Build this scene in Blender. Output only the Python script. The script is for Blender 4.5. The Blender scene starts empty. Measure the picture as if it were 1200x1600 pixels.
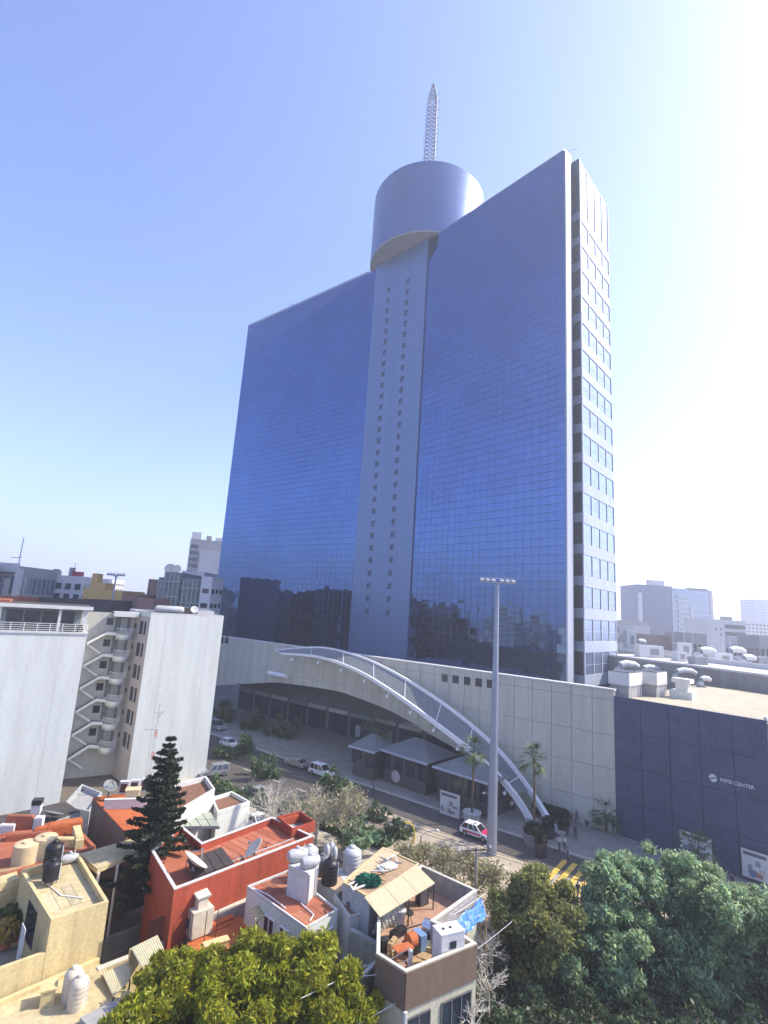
import bpy, bmesh, math, random
import numpy as np
from mathutils import Vector, Matrix, Euler
R = math.radians
random.seed(7); rng = np.random.default_rng(7)
sc = bpy.context.scene
col = sc.collection
# ------------------------------------------------------------------ camera
F, CH, PITCH, ROLL = 800.0, 26.0, R(10.7), R(3.65)
cd = bpy.data.cameras.new('camera'); cam = bpy.data.objects.new('camera', cd); col.objects.link(cam)
cd.sensor_fit = 'HORIZONTAL'; cd.sensor_width = 36.0; cd.lens = 36.0*F/1200.0
cd.clip_start = 0.1; cd.clip_end = 20000
cam.matrix_world = Matrix.Translation((0, 0, CH)) @ Matrix.Rotation(R(90)+PITCH, 4, 'X') @ Matrix.Rotation(ROLL, 4, 'Z')
sc.camera = cam
# ------------------------------------------------------------------ sky, sun, exposure
SUN_AZ, SUN_EL = R(79), R(44)           # azimuth clockwise from +Y
w = bpy.data.worlds.new('World'); sc.world = w; w.use_nodes = True
nt = w.node_tree; bg = nt.nodes['Background']
sky = nt.nodes.new('ShaderNodeTexSky'); sky.sky_type = 'NISHITA'; sky.sun_disc = False
sky.sun_elevation = SUN_EL; sky.sun_rotation = SUN_AZ
sky.altitude = 2200; sky.air_density = 1.0; sky.dust_density = 7.5; sky.ozone_density = 7.0
tint = nt.nodes.new('ShaderNodeMix'); tint.data_type = 'RGBA'; tint.blend_type = 'MULTIPLY'; tint.inputs['Factor'].default_value = 1   # white balance of the sky light
tint.inputs['B'].default_value = (1.03, .955, 1.04, 1); nt.links.new(sky.outputs[0], tint.inputs['A']); nt.links.new(tint.outputs['Result'], bg.inputs[0]); bg.inputs[1].default_value = 0.15
sl = bpy.data.lights.new('sun', 'SUN'); sl.energy = 3.3; sl.angle = R(0.5); sl.color = (1, .90, .73)
sun = bpy.data.objects.new('sun', sl); col.objects.link(sun)
sd = Vector((math.sin(SUN_AZ)*math.cos(SUN_EL), math.cos(SUN_AZ)*math.cos(SUN_EL), math.sin(SUN_EL)))
sun.rotation_euler = (-sd).to_track_quat('-Z', 'Y').to_euler(); sun.location = (60, 20, 220)
vs = sc.view_settings; vs.view_transform = 'Standard'; vs.look = 'None'; vs.gamma = 1; vs.exposure = 1.35
vs.use_curve_mapping = False
sc.cycles.max_bounces = 6; sc.cycles.volume_bounces = 2; sc.cycles.volume_max_steps = 64
sc.cycles.use_denoising = True
# ------------------------------------------------------------------ pixel of the photograph -> place in the world
def ray(px, py):
    x, y = (px-600)/F, -(py-800)/F
    c, s = math.cos(ROLL), math.sin(ROLL)
    xr, yr = x*c-y*s, x*s+y*c
    cp, sp = math.cos(PITCH), math.sin(PITCH)
    return Vector((xr, cp-yr*sp, sp+yr*cp))
def atz(px, py, z=0.0):
    d = ray(px, py); return Vector((0, 0, CH)) + d*((z-CH)/d.z)
def aty(px, py, y):
    d = ray(px, py); return Vector((0, 0, CH)) + d*(y/d.y)
def atw(px, py, P, u, off=0.0):
    """on the vertical plane through P along u, shifted by off towards its left-hand normal (-u.y... facing us)"""
    n = Vector((u[1], -u[0], 0)).normalized()
    if n.y > 0: n = -n
    P = Vector((P[0], P[1], 0)) + n*off
    d = ray(px, py); t = (P.dot(n) - Vector((0, 0, CH)).dot(n))/d.dot(n)
    return Vector((0, 0, CH)) + d*t
def zat(px, py, P):
    """height at which the ray through the pixel passes over/under plan point P (by distance)"""
    d = ray(px, py); return CH + d.z*math.hypot(P[0], P[1])/math.hypot(d.x, d.y)
# ------------------------------------------------------------------ materials
MATS = {}
def M(name, c=None, rough=.8, metal=0., var=.15, scale=2., bump=0., streak=False, spec=.4, island=0., alpha=1., detail=6, stain=0.):
    if name in MATS: return MATS[name]
    m = bpy.data.materials.new(name); m.use_nodes = True; MATS[name] = m
    t = m.node_tree; N = t.nodes; L = t.links; b = N['Principled BSDF']
    b.inputs['Roughness'].default_value = rough; b.inputs['Metallic'].default_value = metal
    b.inputs['Specular IOR Level'].default_value = spec
    tc = N.new('ShaderNodeTexCoord'); mp = N.new('ShaderNodeMapping'); L.new(tc.outputs['Object'], mp.inputs[0])
    if streak: mp.inputs['Scale'].default_value = (1, 1, .12)
    n1 = N.new('ShaderNodeTexNoise'); n1.inputs['Scale'].default_value = scale; n1.inputs['Detail'].default_value = detail
    n1.inputs['Roughness'].default_value = .65
    L.new(mp.outputs[0], n1.inputs['Vector'])
    rp = N.new('ShaderNodeValToRGB'); L.new(n1.outputs[0], rp.inputs[0])
    rp.color_ramp.elements[0].position = .3; rp.color_ramp.elements[1].position = .7
    rp.color_ramp.elements[0].color = (*[max(0, x*(1-var)) for x in c], 1)
    rp.color_ramp.elements[1].color = (*[min(1, x*(1+var)) for x in c], 1)
    out = rp.outputs[0]
    if stain:
        n2 = N.new('ShaderNodeTexNoise'); n2.inputs['Scale'].default_value = scale*.23; n2.inputs['Detail'].default_value = 8
        n2.inputs['Roughness'].default_value = .7; L.new(mp.outputs[0], n2.inputs['Vector'])
        r2 = N.new('ShaderNodeMapRange'); r2.inputs[1].default_value = .5; r2.inputs[2].default_value = .72; r2.inputs[3].default_value = 0; r2.inputs[4].default_value = stain
        L.new(n2.outputs[0], r2.inputs[0])
        mx = N.new('ShaderNodeMix'); mx.data_type = 'RGBA'; mx.blend_type = 'MIX'
        L.new(r2.outputs[0], mx.inputs['Factor']); L.new(out, mx.inputs['A']); mx.inputs['B'].default_value = (c[0]*.42+.02, c[1]*.4+.018, c[2]*.38+.015, 1)
        out = mx.outputs['Result']
        n3 = N.new('ShaderNodeTexNoise'); n3.inputs['Scale'].default_value = max(3., scale*3.1); n3.inputs['Detail'].default_value = 9; n3.inputs['Roughness'].default_value = .75; L.new(tc.outputs['Object'], n3.inputs['Vector'])
        r3 = N.new('ShaderNodeMapRange'); r3.inputs[1].default_value = .28; r3.inputs[2].default_value = .55; r3.inputs[3].default_value = 1-min(.45, stain*.8); r3.inputs[4].default_value = 1.0; L.new(n3.outputs[0], r3.inputs[0])
        g3 = N.new('ShaderNodeVectorMath'); g3.operation = 'SCALE'; L.new(out, g3.inputs[0]); L.new(r3.outputs[0], g3.inputs['Scale']); out = g3.outputs[0]
    if island:
        g = N.new('ShaderNodeNewGeometry'); mr = N.new('ShaderNodeMapRange'); mr.inputs[3].default_value = 1-island; mr.inputs[4].default_value = 1+island
        L.new(g.outputs['Random Per Island'], mr.inputs[0])
        mx = N.new('ShaderNodeVectorMath'); mx.operation = 'SCALE'; L.new(out, mx.inputs[0]); L.new(mr.outputs[0], mx.inputs['Scale']); out = mx.outputs[0]
    L.new(out, b.inputs['Base Color'])
    if bump:
        bp = N.new('ShaderNodeBump'); bp.inputs['Strength'].default_value = bump; bp.inputs['Distance'].default_value = .05
        L.new(n1.outputs[0], bp.inputs['Height']); L.new(bp.outputs[0], b.inputs['Normal'])
    if alpha < 1: b.inputs['Alpha'].default_value = alpha
    return m
def leafmat(name, c, island=.45, trans=.25):
    m = M(name, c, rough=.5, var=.3, scale=.45, island=island, spec=.35)
    if trans and 'done' not in m:
        m['done'] = 1; t = m.node_tree; N, L = t.nodes, t.links; b = N['Principled BSDF']; o = N['Material Output']
        g = N.new('ShaderNodeNewGeometry'); wn = N.new('ShaderNodeTexWhiteNoise'); wn.noise_dimensions = '1D'; L.new(g.outputs['Random Per Island'], wn.inputs['W'])
        hm_ = N.new('ShaderNodeMix'); hm_.data_type = 'RGBA'; hm_.blend_type = 'MULTIPLY'; hm_.inputs['Factor'].default_value = 1
        cr = N.new('ShaderNodeValToRGB'); cr.color_ramp.elements[0].color = (.78, 1.0, 1.02, 1); cr.color_ramp.elements[1].color = (1.16, 1.06, .8, 1); L.new(wn.outputs['Value'], cr.inputs[0])
        L.new(b.inputs['Base Color'].links[0].from_socket, hm_.inputs['A']); L.new(cr.outputs[0], hm_.inputs['B']); L.new(hm_.outputs['Result'], b.inputs['Base Color'])
        tr = N.new('ShaderNodeBsdfTranslucent'); src = b.inputs['Base Color'].links[0].from_socket; L.new(src, tr.inputs[0])
        mx = N.new('ShaderNodeMixShader'); mx.inputs[0].default_value = trans
        L.new(b.outputs[0], mx.inputs[1]); L.new(tr.outputs[0], mx.inputs[2]); L.new(mx.outputs[0], o.inputs[0])
    return m
# ------------------------------------------------------------------ mesh builder
def V2(p): return Vector((p[0], p[1], 0))
class MB:
    def __init__(s): s.v = []; s.f = []; s.mi = []
    def quad(s, a, b, c, d, mi=0):
        k = len(s.v); s.v += [Vector(a), Vector(b), Vector(c), Vector(d)]; s.f.append((k, k+1, k+2, k+3)); s.mi.append(mi); return s
    def tri(s, a, b, c, mi=0):
        k = len(s.v); s.v += [Vector(a), Vector(b), Vector(c)]; s.f.append((k, k+1, k+2)); s.mi.append(mi); return s
    def hexa(s, p, mi=0):
        """8 points: bottom 4 (ccw from above), top 4"""
        k = len(s.v); s.v += [Vector(q) for q in p]
        for f in ((3, 2, 1, 0), (4, 5, 6, 7), (0, 1, 5, 4), (1, 2, 6, 5), (2, 3, 7, 6), (3, 0, 4, 7)):
            s.f.append(tuple(k+i for i in f)); s.mi.append(mi)
        return s
    def box(s, c, size, rz=0., mi=0, rx=0., ry=0.):
        m = Matrix.Translation(c) @ Euler((rx, ry, rz)).to_matrix().to_4x4()
        x, y, z = size[0]/2, size[1]/2, size[2]/2
        return s.hexa([m @ Vector(q) for q in ((-x, -y, -z), (x, -y, -z), (x, y, -z), (-x, y, -z), (-x, -y, z), (x, -y, z), (x, y, z), (-x, y, z))], mi)
    def slab(s, a, b, z0, z1, d0, d1, mi=0):
        """vertical slab from plan point a to b, between heights, from offset d0 to d1 along the normal that faces the camera side"""
        a, b = V2(a), V2(b); n = Vector((b.y-a.y, -(b.x-a.x), 0)).normalized()
        if n.dot(-(a+b)) < 0: n = -n
        P = [a+n*d1, b+n*d1, b+n*d0, a+n*d0]
        if (P[1]-P[0]).cross(P[2]-P[1]).z < 0: P = P[::-1]
        return s.hexa([p+Vector((0, 0, z0)) for p in P]+[p+Vector((0, 0, z1)) for p in P], mi)
    def prism(s, poly, z0, z1, mi=0, top=None):
        P = [V2(p) for p in poly]
        ar = sum(P[i].x*P[(i+1) % len(P)].y-P[(i+1) % len(P)].x*P[i].y for i in range(len(P)))
        if ar < 0: P = P[::-1]
        k = len(s.v); n = len(P)
        s.v += [p+Vector((0, 0, z0)) for p in P]+[p+Vector((0, 0, z1)) for p in P]
        s.f.append(tuple(range(k+n-1, k-1, -1))); s.mi.append(mi)
        s.f.append(tuple(range(k+n, k+2*n))); s.mi.append(mi if top is None else top)
        for i in range(n):
            j = (i+1) % n; s.f.append((k+i, k+j, k+n+j, k+n+i)); s.mi.append(mi)
        return s
    def rim(s, poly, z0, z1, t=.2, mi=0):
        """parapet of thickness t that runs round the inside of a plan polygon"""
        P = [V2(p) for p in poly]; n = len(P)
        ar = sum(P[i].x*P[(i+1) % n].y-P[(i+1) % n].x*P[i].y for i in range(n))
        if ar < 0: P = P[::-1]
        I = []
        for i in range(n):
            a, b, c = P[i-1], P[i], P[(i+1) % n]
            e1, e2 = (b-a).normalized(), (c-b).normalized()
            n1, n2 = Vector((-e1.y, e1.x, 0)), Vector((-e2.y, e2.x, 0))
            m = (n1+n2); m = m/max(.3, m.length_squared)*2
            I.append(b+m*t)
        for i in range(n):
            j = (i+1) % n
            s.hexa([p+Vector((0, 0, z0)) for p in (P[i], P[j], I[j], I[i])]+[p+Vector((0, 0, z1)) for p in (P[i], P[j], I[j], I[i])], mi)
        return s
    def tube(s, a, b, r0, r1=None, n=8, mi=0, caps=True):
        a, b = Vector(a), Vector(b); r1 = r0 if r1 is None else r1
        d = (b-a); L = d.length
        if L < 1e-6: return s
        d = d/L; x = d.orthogonal().normalized(); y = d.cross(x)
        k = len(s.v)
        for P, r in ((a, r0), (b, r1)):
            for i in range(n):
                t = 2*math.pi*i/n; s.v.append(P+(x*math.cos(t)+y*math.sin(t))*r)
        for i in range(n):
            j = (i+1) % n; s.f.append((k+i, k+j, k+n+j, k+n+i)); s.mi.append(mi)
        if caps:
            s.f.append(tuple(k+i for i in range(n-1, -1, -1))); s.mi.append(mi); s.f.append(tuple(k+n+i for i in range(n))); s.mi.append(mi)
        return s
    def path(s, pts, r, n=6, mi=0):
        """one continuous tube through points; r number or list"""
        pts = [Vector(p) for p in pts]; k = len(s.v); m = len(pts)
        for q, p in enumerate(pts):
            d = (pts[min(q+1, m-1)]-pts[max(q-1, 0)]).normalized()
            up = Vector((0, 0, 1)) if abs(d.z) < .95 else Vector((1, 0, 0))
            x = d.cross(up).normalized(); y = x.cross(d)
            rr = r[q] if isinstance(r, (list, tuple)) else r
            for i in range(n):
                t = 2*math.pi*i/n; s.v.append(p+(x*math.cos(t)+y*math.sin(t))*rr)
        for q in range(m-1):
            for i in range(n):
                j = (i+1) % n; s.f.append((k+q*n+i, k+q*n+j, k+(q+1)*n+j, k+(q+1)*n+i)); s.mi.append(mi)
        s.f.append(tuple(k+i for i in range(n-1, -1, -1))); s.mi.append(mi); s.f.append(tuple(k+(m-1)*n+i for i in range(n))); s.mi.append(mi)
        return s
    def lathe(s, c, prof, n=20, mi=0, axis='Z', rz=0.):
        """profile [(radius, height)] turned about the axis through c"""
        c = Vector(c); k = len(s.v); m = len(prof)
        R3 = Matrix.Identity(3) if axis == 'Z' else Euler((R(90) if axis == 'Y' else 0, R(90) if axis == 'X' else 0, rz)).to_matrix()
        for r, h in prof:
            for i in range(n):
                t = 2*math.pi*i/n; s.v.append(c+R3 @ Vector((math.cos(t)*r, math.sin(t)*r, h)))
        for q in range(m-1):
            for i in range(n):
                j = (i+1) % n; s.f.append((k+q*n+i, k+q*n+j, k+(q+1)*n+j, k+(q+1)*n+i)); s.mi.append(mi)
        s.f.append(tuple(k+i for i in range(n-1, -1, -1))); s.mi.append(mi); s.f.append(tuple(k+(m-1)*n+i for i in range(n))); s.mi.append(mi)
        return s
    def build(s, name, mat, parent=None, o=None, smooth=False, bevel=0.):
        """world coordinates; o (or the parent's origin) becomes the mesh origin"""
        if parent is not None:
            r = parent
            while r.parent: r = r.parent
            o = r.location if o is None else Vector(o)
        elif o is None:
            xs = [v.x for v in s.v]; ys = [v.y for v in s.v]; o = Vector(((min(xs)+max(xs))/2, (min(ys)+max(ys))/2, min(v.z for v in s.v)))
        o = Vector(o)
        me = bpy.data.meshes.new(name); me.from_pydata([tuple(v-o) for v in s.v], [], s.f)
        for q in (mat if isinstance(mat, (list, tuple)) else [mat]): me.materials.append(q)
        if any(s.mi): me.polygons.foreach_set('material_index', s.mi)
        if smooth:
            me.polygons.foreach_set('use_smooth', [True]*len(me.polygons))
        me.update()
        ob = bpy.data.objects.new(name, me); col.objects.link(ob)
        if smooth:
            try: me.set_sharp_from_angle(angle=R(40))
            except Exception: pass
        if bevel:
            bv = ob.modifiers.new('bevel', 'BEVEL'); bv.width = bevel; bv.segments = 2; bv.limit_method = 'ANGLE'
        if parent is not None: ob.parent = parent
        else: ob.location = o
        return ob
def tag(o, label, cat, group=None, kind=None):
    if label: o['label'] = label
    if cat: o['category'] = cat
    if group: o['group'] = group
    if kind: o['kind'] = kind
    return o
def thing(name, label, cat, loc=(0, 0, 0), rz=0., group=None):
    o = bpy.data.objects.new(name, None); col.objects.link(o); o.location = loc; o.rotation_euler = (0, 0, rz); o.empty_display_size = .3
    return tag(o, label, cat, group)
def struct(o): o['kind'] = 'structure'; return o
Z0 = Vector((0, 0, 0))
def L0(mb, name, mat, parent, smooth=False, bevel=0.):   # mesh given in the thing's own coordinates
    return mb.build(name, mat, parent, o=Z0, smooth=smooth, bevel=bevel)
def copy_part(src, parent, M4):
    c = src.copy(); col.objects.link(c); c.parent = parent; c.matrix_local = M4; return c
# ------------------------------------------------------------------ palette
asphalt = M('asphalt', (.085, .08, .075), .9, var=.25, scale=.6, stain=.35)
paving = M('paving', (.26, .245, .22), .85, var=.2, scale=.5, stain=.3)
earth = M('earth', (.12, .105, .085), .95, var=.3, scale=.3)
concrete = M('concrete_panel', (.52, .505, .42), .75, var=.12, scale=.6, streak=True, stain=.16, island=.1)
cgrey = M('concrete_grey', (.33, .33, .32), .85, var=.15, scale=.7, stain=.4)
white = M('white_paint', (.60, .60, .58), .6, var=.08, scale=1.6, stain=.3)
offwhite = M('offwhite_render', (.62, .65, .60), .75, var=.10, scale=.7, streak=True, stain=.16)
whitemetal = M('white_steel', (.78, .78, .78), .4, var=.04, scale=2)
steel = M('steel', (.35, .36, .38), .4, metal=.7, var=.1, scale=3)
darksteel = M('dark_steel', (.045, .045, .05), .5, metal=.3, var=.2, scale=3)
darkglass = M('dark_glass', (.02, .03, .045), .08, var=.3, scale=.5, spec=.8)
midglass = M('mid_glass', (.08, .12, .19), .08, var=.3, scale=.3, spec=.9)
blueglass = M('blue_mirror_glass', (.085, .155, .31), .035, metal=1., var=.12, scale=.05, detail=3, island=.05)
cladding = M('shaft_veil_cladding', (.16, .23, .36), .35, metal=.4, var=.06, scale=.2, streak=True)  # paler than the glass: veil of a window reflection put into the colour
drumclad = M('drum_cladding', (.10, .16, .30), .34, metal=.6, var=.06, scale=.15, streak=True)
drumunder = M('drum_underside', (.34, .35, .35), .8, var=.1, scale=.3)
terracotta = M('terracotta', (.36, .115, .06), .85, var=.18, scale=.9, stain=.35, bump=.1)
redwall = M('red_render', (.36, .065, .03), .85, var=.2, scale=1.6, streak=True, stain=.4)
orange = M('orange_seal', (.44, .12, .035), .8, var=.18, scale=.8, stain=.3)
cream = M('cream_render', (.60, .49, .25), .85, var=.14, scale=1.8, streak=True, stain=.4)
creamtop = M('cream_roof', (.50, .42, .24), .9, var=.18, scale=1.2, stain=.4)
brownwall = M('brown_render', (.17, .12, .085), .85, var=.2, scale=.6, streak=True, stain=.3)
wood = M('wood', (.36, .24, .12), .8, var=.25, scale=4)
blacktank = M('black_plastic', (.012, .012, .013), .45, var=.2, scale=2)
tantank = M('tan_plastic', (.60, .48, .28), .6, var=.12, scale=1.5, stain=.2)
whitetank = M('white_plastic', (.48, .49, .48), .5, var=.08, scale=1.2, stain=.3)
trunkmat = M('bark', (.12, .09, .06), .9, var=.3, scale=3, streak=True)
twig = M('dry_twig', (.48, .42, .33), .9, var=.25, scale=1, island=.3)
# ================================================================== SETTING
struct(MB().quad((-6000, -3000, 0), (6000, -3000, 0), (6000, 9000, 0), (-6000, 9000, 0)).build('ground', earth, o=Z0))
U = Vector((-.79, .613, 0)).normalized(); NW = Vector((-U.y, U.x, 0));
if NW.y > 0: NW = -NW                                        # podium wall runs along U, NW faces the street
PW = Vector((31.7, 70.3, 0))
def wp(s, off=0., z=0.): return PW+U*s+NW*off+Vector((0, 0, z))
def strip(name, s0, s1, o0, o1, z, m, h=.0):
    mb = MB()
    if h: mb.prism([wp(s0, o0), wp(s1, o0), wp(s1, o1), wp(s0, o1)], z, z+h)
    else: mb.quad(wp(s0, o0, z), wp(s0, o1, z), wp(s1, o1, z), wp(s1, o0, z))
    return struct(mb.build(name, m))
strip('street', -40, 140, 10, 26, .006, asphalt)
strip('plaza', -40, 140, -30, 9.7, .0, paving, .13)
strip('kerb', -40, 140, 9.7, 10, .0, M('kerb', (.45, .44, .40), .8), .15)
strip('pavement', -40, 140, 26.3, 29.5, .0, M('pavement_near', (.42, .37, .29), .9, var=.15, scale=.8, stain=.2), .13)
strip('kerb', -40, 140, 26, 26.3, .0, M('kerb'), .15)
# sunlit stretch of the street, sunlight put into a paler colour
strip('sunlit_street_strip', -14, 26, 15.5, 25.5, .012, M('sunlit_street_tone', (.40, .34, .26), .95, var=.15, scale=.5, stain=.2))
yel = M('yellow_paint', (.72, .47, .08), .8, var=.12, scale=4, stain=.3)
cw = tag(bpy.data.objects.new('crosswalk', None), None, None); col.objects.link(cw); cw.location = atz(915, 1385); cw['kind'] = 'structure'
for k in range(8):
    c = atz(915, 1385)+U*(k*1.05-4)+NW*.0
    mb = MB(); a = U*.28; b = NW*4.2
    mb.quad(c-a-b+Vector((0, 0, .02)), c-a+b+Vector((0, 0, .02)), c+a+b+Vector((0, 0, .02)), c+a-b+Vector((0, 0, .02))); mb.build('stripe', yel, cw)
lw = M('road_paint', (.7, .69, .64), .8, var=.1, scale=4, stain=.4)
for s in range(-3, 22):
    o = strip('lane_marking', s*6, s*6+2.6, 18.2, 18.33, .017, lw)
# hills at the edge of the basin
hm = M('hill_scrub', (.10, .12, .10), .95, var=.25, scale=.004)
mb = MB(); prev = None
for k in range(61):
    a = R(-75+150*k/60); rr = 7000
    h = 120+230*(math.sin(k*.31)+1)/2+90*math.sin(k*.83+1)+40*math.sin(k*2.1)
    p = Vector((math.sin(a)*rr, math.cos(a)*rr, 0))
    if prev: mb.quad(prev[0], p, p*1.12+Vector((0, 0, h)), prev[0]*1.12+Vector((0, 0, prev[1])))
    prev = (p, h)
struct(mb.build('hills', hm, smooth=True))
# ================================================================== OFFICE TOWER
TZ = 136.0
TL, TM, TS, TR = [V2(atz(*p, TZ)) for p in ((388, 510), (575, 427), (657, 384), (882, 235))]
tower = thing('office_tower', 'tall slab office tower of blue mirror glass with a round drum and lattice mast', 'skyscraper', (TM.x, TM.y, 0))
nl = Vector((TM.y-TL.y, -(TM.x-TL.x), 0)).normalized(); nl = -nl if nl.y > 0 else nl
nr = Vector((TR.y-TS.y, -(TR.x-TS.x), 0)).normalized(); nr = -nr if nr.y > 0 else nr
TDEP = 16
core = M('tower_core', (.078, .142, .285), .06, metal=1., var=.1)
wingL = MB().prism([TL, TM, TM-nl*TDEP, TL-nl*TDEP], 4, TZ).build('left_wing', core, tower)
wingR = MB().prism([TS, TR, TR-nr*2.6, TR-nr*2.6-(TR-TS).normalized()*3, TR-nr*TDEP-(TR-TS).normalized()*3, TS-nr*TDEP], 4, TZ-.3).build('right_wing', core, tower)
MB().slab(TR, TR-nr*2.4, 4, TZ-.05, 0, .35).build('edge_fin', M('fin_white', (.42, .46, .53), .5, var=.05), tower)
# mirror glass panels, each a slightly tilted pane
ph, pw = 1.78, 1.95
unit = {}
def panel_mesh(wd, ht):
    k = (round(wd, 3), round(ht, 3))
    if k not in unit:
        me = bpy.data.meshes.new('glass_panel'); x, z = wd/2-.03, ht/2-.03; b = .03
        me.from_pydata([(-x, 0, -z), (x, 0, -z), (x, 0, z), (-x, 0, z), (-x+b, -.012, -z+b), (x-b, -.012, -z+b), (x-b, -.012, z-b), (-x+b, -.012, z-b)], [],
                       [(4, 5, 6, 7), (0, 1, 5, 4), (1, 2, 6, 5), (2, 3, 7, 6), (3, 0, 4, 7)])
        me.materials.append(blueglass); unit[k] = me
    return unit[k]
def panels(a, b, n, wing, z0, z1, single):
    Lg = (b-a).length; e = (b-a)/Lg; nc = round(Lg/pw); nrw = round((z1-z0)/ph); wd, ht = Lg/nc, (z1-z0)/nrw
    # local frame: x along e, -y outward
    ex = e if Vector((e.x, e.y, 0)).cross(Vector((0, 0, 1))).dot(n) > 0 else -e
    Rm = Matrix((ex, -n, Vector((0, 0, 1)))).transposed()
    me0 = panel_mesh(wd, ht); vs0 = [v.co.copy() for v in me0.vertices]; fs = [tuple(p.vertices) for p in me0.polygons]
    rest = MB()
    for i in range(nc):
        for j in range(nrw):
            c = a+e*((i+.5)*wd)+n*.06+Vector((0, 0, z0+(j+.5)*ht))
            rot = Rm @ Euler((random.gauss(0, .007), 0, random.gauss(0, .007))).to_matrix()
            if single(i, j, nc, nrw):
                o = bpy.data.objects.new('glass_panel', me0); col.objects.link(o); o.parent = wing
                o.matrix_local = Matrix.Translation(c-tower.location) @ rot.to_4x4()
            else:
                k = len(rest.v); rest.v += [c+rot @ q for q in vs0]
                rest.f += [tuple(k+x for x in f) for f in fs]; rest.mi += [0]*len(fs)
    if rest.v:
        o = rest.build('glass_panel_field', blueglass, wing); o['kind'] = 'stuff'
panels(TS, TR, nr, wingR, 7, TZ, lambda i, j, nc, nw: i >= nc-15 and 4 <= j < 24)
TMx = TM
panels(TL, TM, nl, wingL, 7, TZ, lambda i, j, nc, nw: False)
MB().slab(TL, TM, TZ, TZ+.7, -.4, .12).build('roof_coping', M('fin_white'), wingL)
MB().slab(TS, TR, TZ, TZ+.35, -.4, .12).build('roof_coping', steel, wingR)
panels(TM, V2(atw(592, 424, TM, TS-TM)), nr, wingR, 7, TZ, lambda i, j, nc, nw: False)
MB().prism([TM, TS, TS-nr*8, TM-nl*8], 4, TZ-.3).build('middle_core', core, tower)
# central shaft: clad, slightly proud, with two columns of small windows
TM0 = TM.copy(); TM = V2(atw(590, 424, TM0, TS-TM0)); TS2 = TS+(TS-TM0).normalized()*3.6  # shaft edges set to follow the pale reflection band
sh = MB().slab(TM, TS2, 4, TZ+.6, -10, .9).build('central_shaft', cladding, tower)
e = (TS-TM).normalized(); ns = Vector((e.y, -e.x, 0)); ns = -ns if ns.y > 0 else ns
Lsh = (TS2-TM).length
mb = MB()
for j in range(75):
    z = 8+j*1.7
    mb.slab(TM, TS2, z, z+.035, .9, .915)
for i in range(1, 12):
    p = TM+e*(Lsh*i/12); mb.slab(p-e*.018, p+e*.018, 8, TZ+.5, .9, .912)
mb.build('cladding_joint', M('joint_dark', (.10, .13, .2), .7), sh)
rev_shade = M('reveal_shadow', (.10, .12, .17), .6)
wz0, wz1 = zat(575, 945, TM), zat(612, 462, TM+e*8)
for cfrac, k0 in [((V2(atw(px_, py_, TM, e, .9))-TM).dot(e)/Lsh, 0) for px_, py_ in ((575, 940), (607, 950))]:
    for j in range(29):
        c = TM+e*(Lsh*cfrac)+Vector((0, 0, 25+j*3.56))
        if c.z > 129: continue
        wdw = MB().slab(c-e*.5, c+e*.5, c.z-.7, c.z+.7, .88, .93).build('window', M('slot_glass', (.07, .10, .17), .2), sh)
        MB().slab(c-e*.6, c+e*.6, c.z+.71, c.z+.82, .9, 1.15).slab(c-e*.62, c-e*.5, c.z-.7, c.z+.71, .9, 1.1).build('hood', rev_shade, wdw)  # dark L-shaped strips stand in for the shadow of the window recess
# drum (revolving restaurant)
dc = Vector((8.8, 152.0, 0)); dr = 18.6
dzb = max(TZ+.9, zat(581, 424, dc+Vector((-18, 2, 0)))); dzt = zat(668, 252, dc-Vector((1, 18, 0)))
drum = MB().lathe((dc.x, dc.y, 0), [(dr, dzb), (dr, dzt-.6), (dr-.25, dzt)], n=72).build('drum', drumclad, tower, smooth=True)
mb = MB()
for z in np.linspace(dzb+1.9, dzt-1.5, 9): mb.lathe((dc.x, dc.y, 0), [(dr+.002, z), (dr+.012, z+.015), (dr+.002, z+.03)], n=72)
mb.build('band_joint', M('joint_dark'), drum)
MB().lathe((dc.x, dc.y, 0), [(dr-.2, dzb-.35), (dr-.02, dzb+.02)], n=72).build('underside', drumunder, drum)
MB().lathe((dc.x, dc.y, 0), [(dr-.5, dzt-.05), (dr-.5, dzt+.1)], n=48).build('drum_roof', cgrey, drum)
# mast: triangular lattice with rungs and panel antennas
mast = MB(); mx, my = dc.x-1.0, dc.y-3
mtop = zat(683, 131, (mx, my)); legs = []
def mr(z):
    f = (z-dzt)/(mtop-dzt); return 2.5-.5*f if f < .84 else (2.5-.5*.84)*(1-(f-.84)/.16*.85)
for q in range(4):
    a = R(45+90*q); zs = np.linspace(dzt, mtop, 30)
    pts = [Vector((mx+math.cos(a)*mr(z), my+math.sin(a)*mr(z), z)) for z in zs]; legs.append(pts)
    mast.path(pts, .2, n=4)
ms = mast.build('mast', M('mast_white', (.22, .25, .33), .6, var=.05), tower)
mb = MB()
for q in range(4):
    A, B = legs[q], legs[(q+1) % 4]
    for k in range(0, 29):
        mb.tube(A[k], B[k+1], .1, n=3, caps=False); mb.tube(B[k], A[k+1], .1, n=3, caps=False); mb.tube(A[k], B[k], .09, n=3, caps=False)
mb.build('lattice', M('mast_white'), ms)
mb = MB()
for k in range(5, 26, 2):
    for q in (0, 1, 2, 3):
        d = (legs[q][k]-Vector((mx, my, legs[q][k].z))).normalized(); mb.tube(legs[q][k], legs[q][k]+d*1.1, .07, n=4); mb.tube(legs[q][k]+d*1.1-Vector((0, 0, .3)), legs[q][k]+d*1.1+Vector((0, 0, .3)), .07, n=4)
mb.build('dipole_array', darksteel, ms)
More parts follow.
